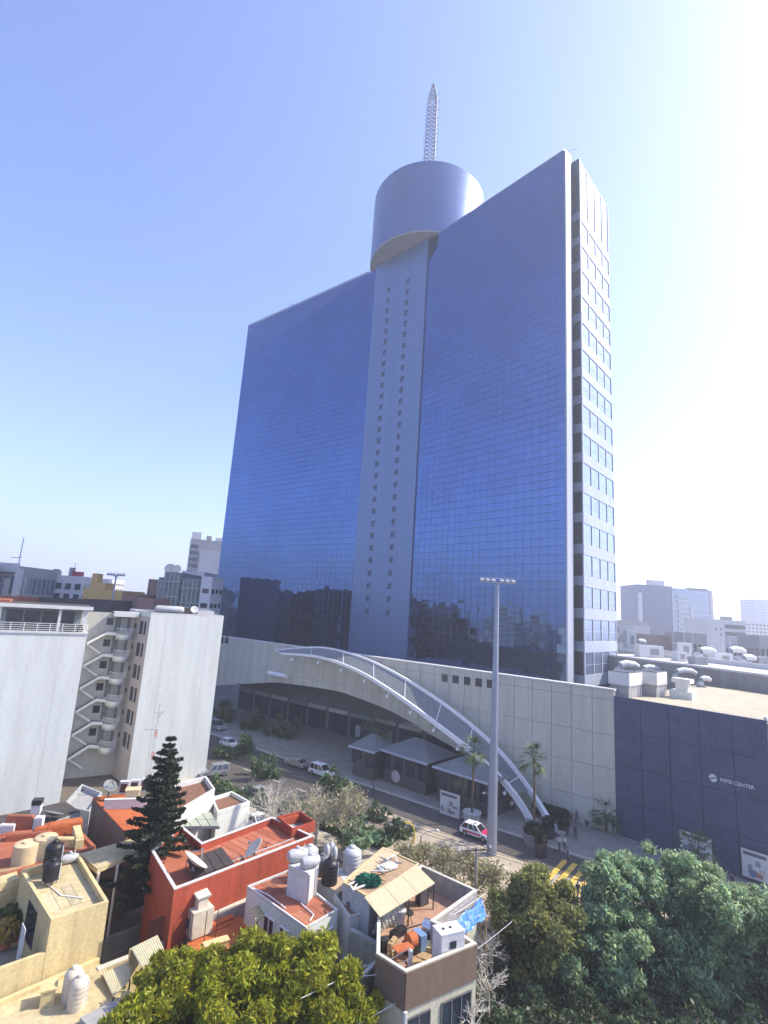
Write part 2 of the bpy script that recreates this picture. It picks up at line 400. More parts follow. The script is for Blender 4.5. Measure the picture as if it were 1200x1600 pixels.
for dx, hh in ((-3.7, 5.0), (-2.8, 7.5), (3.0, 7.5), (4.1, 5.5)):
    MB().box((mx+dx, my-3.5, dzt+hh/2), (.45, .3, hh)).build('panel_antenna', whitemetal, ms)
MB().tube((mx-8, my-6, dzt), (mx-8, my-6, dzt+3.5), .07).tube((mx-9, my-6, dzt+1.2), (mx-7.2, my-6, dzt+2), .05).build('whip_aerial', steel, ms)
for (px, py, h) in ((418, 497, 2.2), (455, 482, 3.2), (582, 424, 1.2)):
    p = atz(px, py+2, TZ); MB().tube((p.x, p.y, TZ), (p.x, p.y, TZ+h), .07, n=5).tube((p.x-1.1, p.y, TZ+h*.6), (p.x+.6, p.y, TZ+h*.8), .09, n=5).build('roof_aerial', steel, wingL)
for (px, h) in ((829, 3.), (843, 2.6), (727, 2.2)):
    p = TS.lerp(TR, (px-657)/225.); MB().tube((p.x, p.y, TZ), (p.x+.6, p.y+.3, TZ+h), .05, n=5).build('roof_aerial', steel, wingR)
for k in range(24):
    p = TS.lerp(TR, .05+.6*k/24)-nr*.2; MB().box((p.x, p.y, TZ+.45), (.22, .22, .3)).build('edge_lamp', whitemetal, wingR)
MB().tube((TR-nr*2).to_3d()+Vector((0, 0, TZ)), TR-nr*2+Vector((.4, 0, TZ+1.8)), .06, n=5).tube(TR-nr*2+Vector((.4, 0, TZ+1.8)), TR-nr*2+Vector((2.2, .4, TZ+2.4)), .06, n=5).build('davit', steel, wingR)
# end block beside the right wing
A1, B1, C1 = V2(atz(890, 257, TZ)), V2(atz(904.7, 246.5, TZ)), V2(atz(948.5, 322, TZ))
A1 = B1-(B1-TR).length*.0*nr+(-(TR-TS).normalized())*3.6
D1 = A1+(C1-B1)
eb = MB().prism([A1, B1, C1, D1], 4, TZ-.2).build('end_block', M('block_core', (.05, .07, .11), .4), tower)
spm = M('spandrel_lit', (.36, .41, .50), .5, var=.08, scale=.4, streak=True)  # lighter band colour for the sunlit side of the end block
zb = [zat(910, y, B1) for y in (335.6, 1064)]; step = (zb[0]-zb[1])/16
f1 = (C1-B1).normalized(); L1 = (C1-B1).length; g1 = (B1-A1).normalized(); L2 = (B1-A1).length
rows = []
for k in range(19):
    zc = zb[0]+2*step-k*step-step*2
    if zc < 8: break
    rows.append(zc)
    MB().slab(B1+f1*.0, C1, zc-1.15, zc+1.15, 0, .22).build('spandrel', spm, eb)
    MB().slab(A1, B1, zc-1.0, zc+1.0, 0, .2).build('spandrel_shaded', M('spandrel_shade', (.22, .26, .34), .3, var=.1, scale=.3), eb)  # same bands in a darker colour, shade painted in on this side
tops = [TZ-.3]+[r-1.15 for r in rows[:-1]]; bots = [r+1.15 for r in rows]
for zt_, zb_ in zip(tops, bots):
    hh = zt_-zb_
    for c in range(4):
        a, b = B1+f1*(L1*c/4+.05), B1+f1*(L1*(c+1)/4-.05)
        wdw = MB().slab(a+f1*.35, b-f1*.35, zb_+.05, zt_-.05, .03, .08).build('window', M('window_pale', (.27, .35, .52), .12, metal=.6, var=.15, scale=.3), eb)  # paler glass colour stands in for bright sky reflected on the lit side
        if hh < 7: MB().slab(a+f1*.35, b-f1*.35, zb_+hh*.42, zb_+hh*.42+.09, .08, .12).build('transom', M('fin_white'), wdw)
        MB().slab(a-f1*.05, a+f1*.3, zb_, zt_, 0, .2).build('mullion', M('fin_white'), eb)
    wdw = MB().slab(A1+g1*.1, B1-g1*.1, zb_-.15, zt_+.15, .02, .06).build('window', darkglass, eb)
MB().slab(C1-f1*.3, C1-f1*.02, 6, TZ-.1, .0, .24).build('corner_post', M('fin_white'), eb)
# ================================================================== PODIUM WALL with arched opening
PZ = 17.3
pod = thing('podium_building', 'low concrete panel podium with an arched opening in front of the tower', 'building', wp(0))
arch_px = [(300, 1078), (350, 1070), (430, 1066), (480, 1072), (530, 1080), (580, 1098), (620, 1115), (660, 1140), (700, 1163), (740, 1186), (790, 1222)]
arch = []
for p in arch_px:
    q = atw(*p, PW, U); arch.append(((V2(q)-PW).dot(U), q.z))
arch.sort()
s_arch = arch[0][0]
def archz(s):
    if s <= s_arch: return 0.13
    for (a, za), (b, zb2) in zip(arch, arch[1:]):
        if a <= s <= b: return za+(zb2-za)*(s-a)/(b-a)
    return arch[-1][1]
SL = 88.0
# solid wall behind the panels, thickness 1 m, following the arch
mb = MB(); ss = [0, s_arch-.01, s_arch+.01]+[a for a, _ in arch[1:] if a < SL]+[SL]
for a, b in zip(ss, ss[1:]):
    mb.hexa([wp(a, -.1, archz(a)), wp(b, -.1, archz(b)), wp(b, -1.1, archz(b)), wp(a, -1.1, archz(a)), wp(a, -.1, PZ-.1), wp(b, -.1, PZ-.1), wp(b, -1.1, PZ-.1), wp(a, -1.1, PZ-.1)])
wallb = mb.build('wall', cgrey, pod)
zr = [PZ] + [zat(962, y, wp(0)) for y in (1095, 1150, 1203, 1258)]+[.13]
zr = [z for z in zr]
pwid = 2.75; nc = int(SL/pwid)
sq = [atw(x, 1059+(x-692)*.13, PW, U) for x in (695, 712, 730, 748, 766)]
sqs = [((V2(q)-PW).dot(U), q.z) for q in sq]
for i in range(nc):
    a, b = i*pwid+.03, (i+1)*pwid-.03
    for j in range(5):
        zt_, zl = zr[j]-.03, zr[j+1]+.03
        la, lb = max(zl, archz(a)), max(zl, archz(b))
        if la >= zt_-.1 and lb >= zt_-.1: continue
        la, lb = min(la, zt_-.05), min(lb, zt_-.05); ja = random.uniform(0, .02)
        MB().hexa([wp(a, 0+ja, la), wp(b, 0+ja, lb), wp(b, -.1, lb), wp(a, -.1, la), wp(a, 0+ja, zt_), wp(b, 0+ja, zt_), wp(b, -.1, zt_), wp(a, -.1, zt_)]).build('concrete_panel', concrete, wallb)
for s_, z_ in sqs:
    o = MB().hexa([wp(s_-.55, .06, z_-.6), wp(s_+.55, .06, z_-.6), wp(s_+.55, 0, z_-.6), wp(s_-.55, 0, z_-.6), wp(s_-.55, .06, z_+.6), wp(s_+.55, .06, z_+.6), wp(s_+.55, 0, z_+.6), wp(s_-.55, 0, z_+.6)]).build('window', darkglass, pod)
    MB().rim([wp(s_-.65), wp(s_+.65), wp(s_+.65, .02), wp(s_-.65, .02)], 0, .01, .01) if False else None
cop = MB().hexa([wp(-.1, .08, PZ), wp(SL, .08, PZ), wp(SL, -1.1, PZ), wp(-.1, -1.1, PZ), wp(-.1, .08, PZ+.22), wp(SL, .08, PZ+.22), wp(SL, -1.1, PZ+.22), wp(-.1, -1.1, PZ+.22)]).build('coping', M('coping_white', (.58, .57, .54), .7), pod)
MB().prism([wp(.3, -1.1), wp(SL, -1.1), wp(SL, -30), wp(16, -30)], 10.2, 10.8).build('roof', M('roof_membrane', (.55, .53, .46), .9, var=.1, scale=.4, stain=.3), pod)
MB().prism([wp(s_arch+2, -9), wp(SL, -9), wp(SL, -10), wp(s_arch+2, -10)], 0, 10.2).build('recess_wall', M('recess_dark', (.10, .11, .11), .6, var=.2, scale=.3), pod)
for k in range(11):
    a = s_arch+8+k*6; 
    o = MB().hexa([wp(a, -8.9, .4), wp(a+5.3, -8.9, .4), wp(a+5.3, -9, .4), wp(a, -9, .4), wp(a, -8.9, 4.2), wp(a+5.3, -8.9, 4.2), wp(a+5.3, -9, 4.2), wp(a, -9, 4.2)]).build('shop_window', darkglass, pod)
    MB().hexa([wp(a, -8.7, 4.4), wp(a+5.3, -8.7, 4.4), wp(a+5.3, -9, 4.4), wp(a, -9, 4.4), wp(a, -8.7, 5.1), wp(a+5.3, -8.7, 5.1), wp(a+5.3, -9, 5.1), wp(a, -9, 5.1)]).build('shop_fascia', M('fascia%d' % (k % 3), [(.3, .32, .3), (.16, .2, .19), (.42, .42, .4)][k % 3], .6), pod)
# left end piece with two small windows (seen past the white block)
q0, q1 = atw(345, 985, PW, U), atw(322, 1060, PW, U)
for x in (347, 354.5):
    q = atw(x, 999, PW, U); s_ = (V2(q)-PW).dot(U)
    MB().hexa([wp(s_-.6, .05, q.z-.9), wp(s_+.6, .05, q.z-.9), wp(s_+.6, 0, q.z-.9), wp(s_-.6, 0, q.z-.9), wp(s_-.6, .05, q.z+.9), wp(s_+.6, .05, q.z+.9), wp(s_+.6, 0, q.z+.9), wp(s_-.6, 0, q.z+.9)]).build('window', darkglass, pod)
q = atw(437, 1054, PW, U); s_ = (V2(q)-PW).dot(U)
MB().tube(wp(s_-2.7, .6, q.z), wp(s_+2.7, .6, q.z), .5, n=14).build('service_pipe', whitemetal, pod, smooth=True)
# ================================================================== EVENT HALL (dark perforated wall, right)
EH = V2(atz(1197, 1117, PZ)); eu = (EH-PW).normalized(); en = Vector((eu.y, -eu.x, 0)); en = -en if en.dot(-PW) < 0 else en
hallw = M('perforated_metal', (.075, .092, .165), .55, metal=.4, var=.15, scale=.8)
t = hallw.node_tree; N, L = t.nodes, t.links
vo = N.new('ShaderNodeTexVoronoi'); vo.inputs['Scale'].default_value = 4.5; vo.inputs['Randomness'].default_value = .35
tc = N.new('ShaderNodeTexCoord'); L.new(tc.outputs['Object'], vo.inputs['Vector'])
nz = N.new('ShaderNodeTexNoise'); nz.inputs['Scale'].default_value = .5; L.new(tc.outputs['Object'], nz.inputs['Vector'])
mr_ = N.new('ShaderNodeMath'); mr_.operation = 'MULTIPLY'; mr_.inputs[1].default_value = .42; L.new(nz.outputs[0], mr_.inputs[0])
lt = N.new('ShaderNodeMath'); lt.operation = 'LESS_THAN'; L.new(vo.outputs['Distance'], lt.inputs[0]); L.new(mr_.outputs[0], lt.inputs[1])
src = N['Principled BSDF'].inputs['Base Color'].links[0].from_socket
mx = N.new('ShaderNodeMix'); mx.data_type = 'RGBA'; L.new(lt.outputs[0], mx.inputs['Factor']); L.new(src, mx.inputs['A']); mx.inputs['B'].default_value = (.02, .026, .05, 1); L.new(mx.outputs['Result'], N['Principled BSDF'].inputs['Base Color'])
hall = thing('event_hall', 'event hall with a dark purple perforated metal wall and beige flat roof', 'building', PW+eu*8)
LE = (EH-PW).length
def ep(s, off=0., z=0.): return PW+eu*s+en*off+Vector((0, 0, z))
HZ = 16.7
MB().prism([ep(.3, -.3), ep(LE, -.3), ep(LE, -34), ep(.3, -34)], .0, HZ-.35, top=1).build('volume', [M('hall_core', (.03, .03, .045), .7), M('beige_roof', (.44, .40, .29), .9, var=.12, scale=.6, stain=.35)], hall)
npan = 5
for i in range(npan):
    for j in range(4):
        a, b = LE*i/npan+.03, LE*(i+1)/npan-.03; z0, z1 = .13+j*(HZ-.13)/4+.02, .13+(j+1)*(HZ-.13)/4-.02
        if j == 3: z1 = HZ
        MB().hexa([ep(a, .0, z0), ep(b, .0, z0), ep(b, -.25, z0), ep(a, -.25, z0), ep(a, .0, z1), ep(b, 0, z1), ep(b, -.25, z1), ep(a, -.25, z1)]).build('metal_panel', hallw, hall)
MB().hexa([ep(LE-.25, 0.02, HZ), ep(LE+.05, 0.02, HZ), ep(LE+.05, -34, HZ), ep(LE-.25, -34, HZ), ep(LE-.25, .02, HZ+.35), ep(LE+.05, .02, HZ+.35), ep(LE+.05, -34, HZ+.35), ep(LE-.25, -34, HZ+.35)]).build('coping', M('coping_white'), hall)
# lettering and round emblem
def text(s, size, P, xdir, up, mat, parent, name='lettering', extr=.02, bold=0.):
    cu = bpy.data.curves.new(name, 'FONT'); cu.body = s; cu.size = size; cu.extrude = extr; cu.offset = bold; cu.align_x = 'LEFT'; cu.align_y = 'CENTER'
    to = bpy.data.objects.new('tmp', cu); col.objects.link(to); bpy.context.view_layer.update()
    me = bpy.data.meshes.new_from_object(to.evaluated_get(bpy.context.evaluated_depsgraph_get())); bpy.data.objects.remove(to)
    me.materials.append(mat); o = bpy.data.objects.new(name, me); col.objects.link(o); o.parent = parent
    r = parent
    while r.parent: r = r.parent
    x = xdir.normalized(); z = x.cross(up).normalized()
    o.matrix_local = Matrix.Translation(P-r.location) @ Matrix((x, up, z)).transposed().to_4x4(); return o
lm = M('letter_pale', (.55, .58, .62), .5)
q = atw(1121, 1217, PW, eu, .0); s0 = (V2(q)-PW).dot(eu); zl = q.z
q2 = atw(1170, 1226, PW, eu, .0); s1 = (V2(q2)-PW).dot(eu)
bl = MB().lathe((0, 0, 0), [(.42, 0), (.42, .06)], n=24, axis='Z').build('emblem', lm, hall, o=Z0)
bl.matrix_local = Matrix.Translation(ep(s0-.42, .05, zl)-hall.location) @ Matrix((eu, Vector((0, 0, 1)), en)).transposed().to_4x4()
mb = MB(); pts = []
for k in range(13): x = -.40+.8*k/12; pts.append((x, -.04+.12*math.sin(x*6)))
for (x0, y0), (x1, y1) in zip(pts, pts[1:]): mb.quad((x0, y0-.05, .065), (x1, y1-.05, .065), (x1, y1+.07, .065), (x0, y0+.07, .065))
wv = mb.build('wave', hallw, bl, o=Z0); 
text('PEPSI CENTER', .52, ep(s0+.25, .05, zl-.02), eu, Vector((0, 0, 1)), lm, hall, bold=.008)
# posters on the hall wall base
def poster(name, label, c, xd, wd, ht, seedn, cat='billboard', frame=.08, cols=None):
    xd = Vector((xd[0], xd[1], 0)).normalized(); n = Vector((xd.y, -xd.x, 0)); n = -n if n.dot(V2(c)) > 0 else n
    t = thing(name, label, cat, c); up = Vector((0, 0, 1)); rr = random.Random(seedn)
    def rect(x0, x1, z0, z1, d, nm, m):
        P = [c+xd*x0+n*d+up*z0, c+xd*x1+n*d+up*z0, c+xd*x1+n*(d-.03)+up*z0, c+xd*x0+n*(d-.03)+up*z0]
        MB().hexa(P+[p+up*(z1-z0) for p in P]).build(nm, m, t)
    rect(-wd/2-frame, wd/2+frame, -frame, ht+frame, 0, 'board', M('board_dark', (.1, .1, .1), .6))
    rect(-wd/2, wd/2, 0, ht, .02, 'sheet', M('poster_paper', (.55, .56, .55), .6, var=.06))
    cols = cols or [(.25, .27, .3), (.4, .2, .16), (.15, .2, .32), (.5, .42, .3)]
    rect(-wd*.44, wd*.35, ht*.8, ht*.92, .035, 'title_bar', M('poster_ink', (.12, .13, .15), .6))
    for k in range(7):
        x0 = rr.uniform(-.45, .2)*wd; z0 = rr.uniform(.05, .55)*ht
        rect(x0, x0+rr.uniform(.1, .25)*wd, z0, z0+rr.uniform(.08, .22)*ht, .037+.003*k, 'picture', M('pic_%s_%d' % (name+str(seedn), k % len(cols)), cols[k % len(cols)], .6, var=.3, scale=3))
    return t
c = atw(1182, 1352, PW, eu, .3); c.z = atw(1182, 1375, PW, eu, .3).z
poster('billboard', 'poster with people printed on it at the foot of the dark perforated wall', c, eu, 2.6, 2.7, 3)
c = atw(1088, 1345, PW, eu, .3); c.z = .6
poster('billboard', 'dim blue banner low on the dark wall behind a small palm', c, eu, 3.2, 2.5, 4, cols=[(.1, .12, .2), (.2, .2, .28)])
c = atz(702, 1277, 0); poster('billboard', 'pale poster board with grey figures in front of the restaurant pavilion', c+Vector((0, 0, .15)), -U, 2.9, 2.8, 5)
# ================================================================== ARCHED CANOPY over the plaza
can = thing('arched_canopy', 'white arched steel canopy with mesh roof sweeping down to the plaza', 'canopy', atz(850, 1295))
def sm(pts, n=5):
    out = []
    for i in range(len(pts)-1):
        p0, p1, p2, p3 = pts[max(i-1, 0)], pts[i], pts[i+1], pts[min(i+2, len(pts)-1)]
        for k in range(n):
            t = k/n; out.append(.5*((2*p1)+(p2-p0)*t+(2*p0-5*p1+4*p2-p3)*t*t+(3*p1-p0-3*p2+p3)*t**3))
    return out+[pts[-1]]
fr = [atw(x, y, PW, U, 5.2) for x, y in ((440, 1021), (500, 1027), (560, 1049), (620, 1086), (680, 1130), (740, 1177), (778, 1212), (808, 1248))]+[atz(832, 1287, .1)]
bk = [atw(x, y, PW, U, 2.2) for x, y in ((430, 1016), (500, 1012), (560, 1026), (620, 1054), (690, 1098), (750, 1146), (795, 1192), (835, 1246))]+[atz(872, 1306, .1)]
fr, bk = sm(fr), sm(bk)
def rib(pts, name, wd=.55, ht=.8):
    mb = MB(); n = len(pts); k = 0
    for i, p in enumerate(pts):
        d = (pts[min(i+1, n-1)]-pts[max(i-1, 0)]).normalized(); s = d.cross(Vector((0, 0, 1))).normalized(); u2 = s.cross(d)
        f = .45+.55*i/(n-1); wd_, ht_ = wd*f, ht*f
        mb.v += [p-s*wd_/2-u2*ht_/2, p+s*wd_/2-u2*ht_/2, p+s*wd_/2+u2*ht_/2, p-s*wd_/2+u2*ht_/2]
    for i in range(n-1):
        for a in range(4):
            b = (a+1) % 4; mb.f.append((4*i+a, 4*i+b, 4*i+4+b, 4*i+4+a)); mb.mi.append(0)
    mb.f += [(0, 1, 2, 3), (4*n-1, 4*n-2, 4*n-3, 4*n-4)]; mb.mi += [0, 0]
    return mb.build(name, whitemetal, can)
rf, rb = rib(fr, 'arch_rib'), rib(bk, 'arch_rib')
nseg = 34
meshg = M('mesh_roof', (.16, .18, .19), .45, var=.2, scale=2)
for k in range(0, nseg):
    if k % 4 == 0: MB().tube(fr[k], bk[k], .06, n=6).build('cross_beam', whitemetal, can)
    a, b, c, d = fr[k], fr[k+1], bk[k+1], bk[k]
    mb = MB()
    for q in range(9):
        t0, t1 = q/9+.004, (q+1)/9-.014
        mb.quad(a.lerp(d, t0), b.lerp(c, t0), b.lerp(c, t1), a.lerp(d, t1))
    mb.build('roof_slat', meshg, can)
for k in range(2, nseg, 3):
    MB().tube(fr[k]+Vector((0, 0, -.45)), fr[k]+Vector((-.2, -.2, -.9)), .05, n=5).box(fr[k]+Vector((-.3, -.3, -.95)), (.35, .35, .3)).build('spotlight', whitemetal, can)
for q, h in ((fr[-1], 1.2), (bk[-1], 1.3)): MB().box((q.x, q.y, .35), (h, h, .7), rz=.5).build('footing', cgrey, can)
# ================================================================== RESTAURANT PAVILIONS under the arch
def pavilion(label, ea, eb_, depth, ze, zrdg, emblem=None, sgn=None):
    a, b = V2(atz(*ea, ze)), V2(atz(*eb_, ze)); e = (b-a).normalized(); n = Vector((e.y, -e.x, 0)); n = -n if n.y > 0 else n
    t = thing('pavilion', label, 'pavilion', (a+b)/2); L = (b-a).length
    up = lambda p, z: Vector((p.x, p.y, z))
    MB().prism([a-n*.6+e*.6, b-n*.6-e*.6, b-n*(depth-.6)-e*.6, a-n*(depth-.6)+e*.6], 0, ze-.1).build('wall', M('pavilion_wall', (.07, .075, .07), .6, var=.2), t)
    r0, r1 = (a-n*depth/2+e*min(depth/2, L*.4)), (b-n*depth/2-e*min(depth/2, L*.4))
    A, B, C, D = up(a, ze), up(b, ze), up(b-n*depth, ze), up(a-n*depth, ze); R0, R1 = up(r0, zrdg), up(r1, zrdg)
    MB().quad(A, B, R1, R0).quad(C, D, R0, R1).tri(B, C, R1).tri(D, A, R0).quad(A, D, C, B).build('roof', M('slate_roof', (.16, .17, .18), .7, var=.12, scale=.8), t)
    MB().slab(a, b, ze-.18, ze+.06, -.05, .12).build('eave', M('fin_white'), t)
    k = max(2, int(L/2.2))
    for i in range(k):
        p, q = a+e*(L*(i+.12)/k), a+e*(L*(i+.88)/k)
        MB().slab(p-n*.6, q-n*.6, 1.9, ze-.5, .0, .06).build('window', darkglass, t)
    if emblem is not None:
        c = a+e*(L*emblem)-n*.48; o = MB().lathe((0, 0, 0), [(.85, 0), (.85, .08), (.7, .1)], n=24).build('round_sign', M('round_sign', (.42, .38, .36), .6, var=.2, scale=2), t, o=Z0)
        ex = e if e.cross(Vector((0, 0, 1))).dot(n) > 0 else -e
        o.matrix_local = Matrix.Translation(up(c, 1.35)-t.location) @ Matrix((ex, Vector((0, 0, 1)), n)).transposed().to_4x4()
    return t
pavilion('dark restaurant pavilion with slate hip roof and a round sign on its wall', (592, 1170), (668, 1194), 8, 4.6, 6.6, emblem=.35)
pavilion('longer restaurant pavilion with slate hip roof below the canopy leg', (676, 1197), (768, 1226), 8, 4.6, 6.6)
pavilion('small grey roofed pavilion left of the round sign', (545, 1165), (586, 1176), 6, 4.4, 6.2)
# free-standing boards inside the arch
for (px, py, lab) in ((557, 1150, 'upper white notice board beside the palm in the shaded arch'), (607, 1160, 'tall white notice panel right of the shaded palm')):
    p = atz(px, py+25, 0); t = thing('notice_board', lab, 'sign', p)
    MB().tube(p, p+Vector((0, 0, 4.2)), .06).build('post', steel, t); MB().box(p+Vector((0, -.1, 3.6)), (1.0, .08, 2.0), rz=.6).build('panel', white, t)
# ================================================================== MASTS, POLES, LAMPS
def floodmast(label, p, h, r0, r1, arms=True):
    t = thing('floodlight_mast', label, 'light mast', p)
    for k in range(3):
        a, b = k/3, (k+1)/3; ra, rb_ = r0+(r1-r0)*a, r0+(r1-r0)*b
        MB().tube(p+Vector((0, 0, h*a)), p+Vector((0, 0, h*b)), ra, rb_+.02, n=12).build('pole_section', M('galvanised', (.30, .34, .42), .45, metal=.5, var=.08, scale=.6), t)
    MB().tube(p+Vector((-2.1, 0, h)), p+Vector((2.1, 0, h)), .09, n=6).tube(p+Vector((0, -1.2, h-.2)), p+Vector((0, 1.2, h-.2)), .07, n=6).tube(p+Vector((-2.1, 0, h+.5)), p+Vector((2.1, 0, h+.5)), .05, n=6).build('head_frame', steel, t)
    for x in (-1.9, -1.2, -.5, .5, 1.2, 1.9):
        MB().box(p+Vector((x, -.25, h+.15)), (.45, .5, .3), rx=.4).build('floodlight', M('lamp_grey', (.4, .42, .45), .4), t)
    return t
pm = atz(768, 1335); floodmast('tall galvanised floodlight mast standing in front of the concrete podium', pm, zat(774, 910, pm), .58, .22)
p = Vector((aty(176, 935, 125).x, 125, 0)); floodmast('slim floodlight mast rising behind the white apartment block', p, zat(180, 899, p), .3, .18)
def streetlamp(label, p, h, arm):
    t = thing('street_lamp', label, 'street lamp', p)
    MB().path([p, p+Vector((0, 0, h*.85)), p+arm*.35+Vector((0, 0, h*.97)), p+arm+Vector((0, 0, h))], [.09, .07, .055, .045], n=7).build('pole', M('galvanised'), t)
    MB().lathe(p+arm*1.08+Vector((0, 0, h-.12)), [(.08, 0), (.22, .05), (.2, .18), (.06, .25)], n=10).build('lamp_head', white, t)
    MB().tube(p, p+Vector((0, 0, .5)), .16, n=8).build('base', steel, t); return t
p = atz(656, 1352); streetlamp('curved white street lamp above the dry bushes by the flat roof', p, zat(672, 1300, p), Vector((1.6, .4, 0)))
p = atz(770, 1290)+Vector((.6, 1, 0)); streetlamp('street lamp whose white head shows left of the big mast', p, zat(760, 1238, p), Vector((-1.5, 0, 0)))
def utility(label, p, h, wires=()):
    t = thing('utility_pole', label, 'utility pole', p)
    MB().tube(p, p+Vector((0, 0, h)), .16, .12, n=8).build('pole', M('pole_concrete', (.36, .34, .31), .9), t)
    a = Vector((1.3, .35, 0)); MB().box(p+Vector((0, 0, h-.25)), (2.7, .12, .14), rz=.26).build('crossarm', M('pole_wood', (.22, .17, .12), .9), t)
    for k in (-1, -.5, .1, .6, 1):
        q = p+a*k+Vector((0, 0, h-.18)); MB().lathe(q, [(.03, 0), (.1, .06), (.05, .13), (.1, .19), (.05, .28)], n=8).build('insulator', M('insulator', (.55, .53, .48), .3), t)
    return t
p = atz(742, 1428); utility('utility pole with a row of insulators on its crossarm by the dry trees', p, zat(734, 1322, p))
# ================================================================== PALMS, PLANTERS
palmleaf = leafmat('palm_leaf', (.075, .11, .045), trans=.1)
def palm(label, p, ztop, crown=1.9, tr=.16, group='fan palms on the plaza'):
    t = thing('palm_tree', label, 'palm', p, group=group); h = ztop-crown*.75-p.z
    MB().path([p, p+Vector((.03, 0, h*.5)), p+Vector((0, .02, h))], [tr*1.3, tr, tr*.85], n=8).build('trunk', trunkmat, t)
    mb = MB(); c0 = p+Vector((0, 0, h))
    for k in range(44):
        a = random.uniform(0, 6.28); el = random.uniform(-.9, 1.35); Ls = crown*random.uniform(.5, .68)
        d = Vector((math.cos(a)*math.cos(el), math.sin(a)*math.cos(el), math.sin(el))); c = c0+d*Ls+Vector((0, 0, .25))
        mb.tube(c0, c, .02, n=3, caps=False)
        sx = d.cross(Vector((0, 0, 1))).normalized(); nn = sx.cross(d)
        for q in range(9):
            th = R(-75+150*q/8); dd = (d*math.cos(th)+sx*math.sin(th)-Vector((0, 0, .25+.2*abs(math.sin(th)))))*crown*.5
            w_ = sx*.06*crown+nn*.03; mb.tri(c-w_*.5, c+w_*.5, c+dd)
    mb.build('crown', palmleaf, t); return t
p = atz(834, 1318); palm('slender tall palm in the round planter by the canopy legs', p+Vector((0, 0, .8)), zat(835, 1166, p), 2.2, .15)
p = atz(947, 1300); palm('shorter palm beside the end of the concrete wall', p, zat(949, 1252, p), 2.2, .17)
p = atz(737, 1288); palm('tall palm in the pale planter behind the big mast', p+Vector((0, 0, .6)), zat(738, 1155, p), 2.2, .15)
p = atz(1091, 1385); palm('palm poking up behind the big leafy trees before the dark wall', p, zat(1093, 1305, p), 2.3, .17)
p = atz(586, 1205); palm('dim palm standing inside the shaded arch', p, zat(586, 1118, p), 3., .18)
p = atz(546, 1320); palm('bushy palm among the bare trees behind the red house', p, zat(545, 1260, p), 2.6, .2, 'palms in the gardens')
def planter(label, p, r, h, m, shrub=True, group=None):
    t = thing('planter', label, 'planter', p, group=group)
    MB().lathe(p, [(r*.85, 0), (r, h*.9), (r*1.06, h*.9), (r*1.06, h), (r*.92, h), (r*.9, h-.12)], n=24).build('pot', m, t)
    if shrub:
        bush('shrub', t, p+Vector((0, 0, h+.3)), (r*.95, r*.95, .8), 500, .22, leafmat('dark_shrub', (.022, .035, .02)))
    return t
def bush(name, parent, c, rad, n, size, m, shell=.55, up=.0):
    """a loose ball of leaf-sized faces"""
    d = rng.normal(size=(n, 3)); d /= np.linalg.norm(d, axis=1)[:, None]
    rr = shell+(1-shell)*rng.random(n)**.5
    P = d*rr[:, None]*np.array(rad)
    return leaves(name, parent, P+np.array(c), size, m)
def leaves(name, parent, P, size, m, elong=1.7, droop=0.):
    n = len(P); a = rng.normal(size=(n, 3)); a[:, 2] -= droop; a /= np.linalg.norm(a, axis=1)[:, None]
    b = rng.normal(size=(n, 3)); b -= (b*a).sum(1)[:, None]*a; b /= np.linalg.norm(b, axis=1)[:, None]
    s = size*(.6+.8*rng.random(n))[:, None]
    a = a*s*elong*.5; b = b*s*.5
    V = np.stack([P-a, P+b*.9+a*.1, P+a, P-b*.9+a*.1], 1).reshape(-1, 3)
    r = parent
    while r.parent: r = r.parent
    V = V-np.array(r.location)
    me = bpy.data.meshes.new(name); me.vertices.add(4*n); me.vertices.foreach_set('co', V.astype(np.float32).ravel())
    me.loops.add(4*n); me.loops.foreach_set('vertex_index', np.arange(4*n, dtype=np.int32))
    me.polygons.add(n); me.polygons.foreach_set('loop_start', np.arange(0, 4*n, 4, dtype=np.int32))
    me.polygons.foreach_set('loop_total', np.full(n, 4, dtype=np.int32)); me.update(calc_edges=True); me.validate()
    me.materials.append(m); o = bpy.data.objects.new(name, me); col.objects.link(o); o.parent = parent; return o
planter('large round planter with dark shrub at the canopy legs', atz(834, 1320), 1.25, 1.3, M('planter_grey', (.25, .24, .25), .8))
planter('pale square-edged planter holding the palm behind the mast', atz(737, 1288), 1.1, 1.5, M('planter_pale', (.42, .44, .43), .8), shrub=False)
planter('black planter with clipped shrub beside the tall palm', atz(857, 1310), .75, 1.4, darksteel)
planter('black planter nearest the canopy foot', atz(845, 1338), .7, 1.5, darksteel)
planter('black planter with shrub close to the concrete wall', atz(880, 1305), .7, 1.2, darksteel)
for k, (px, py) in enumerate(((841, 1262), (850, 1264), (860, 1266), (871, 1268), (881, 1280), (850, 1288), (862, 1290), (873, 1296), (880, 1302))):
    p = atw(px, py+6, PW, U, 1.6); g = V2(p); t = thing('topiary', 'clipped dark round shrub, %s in the row along the wall' % ['first', 'second', 'third', 'fourth', 'fifth', 'sixth', 'seventh', 'eighth', 'ninth'][k]+' from the palm', 'shrub', Vector((g.x, g.y, .13)), group='clipped shrubs along the concrete wall')
    zc = max(1.1, p.z); MB().tube((g.x, g.y, .13), (g.x, g.y, zc-.3), .06, n=6).build('stem', trunkmat, t)
    bush('ball', t, (g.x, g.y, zc), (.72, .72, .68), 420, .22, leafmat('dark_shrub', (.022, .035, .02)), shell=.8)
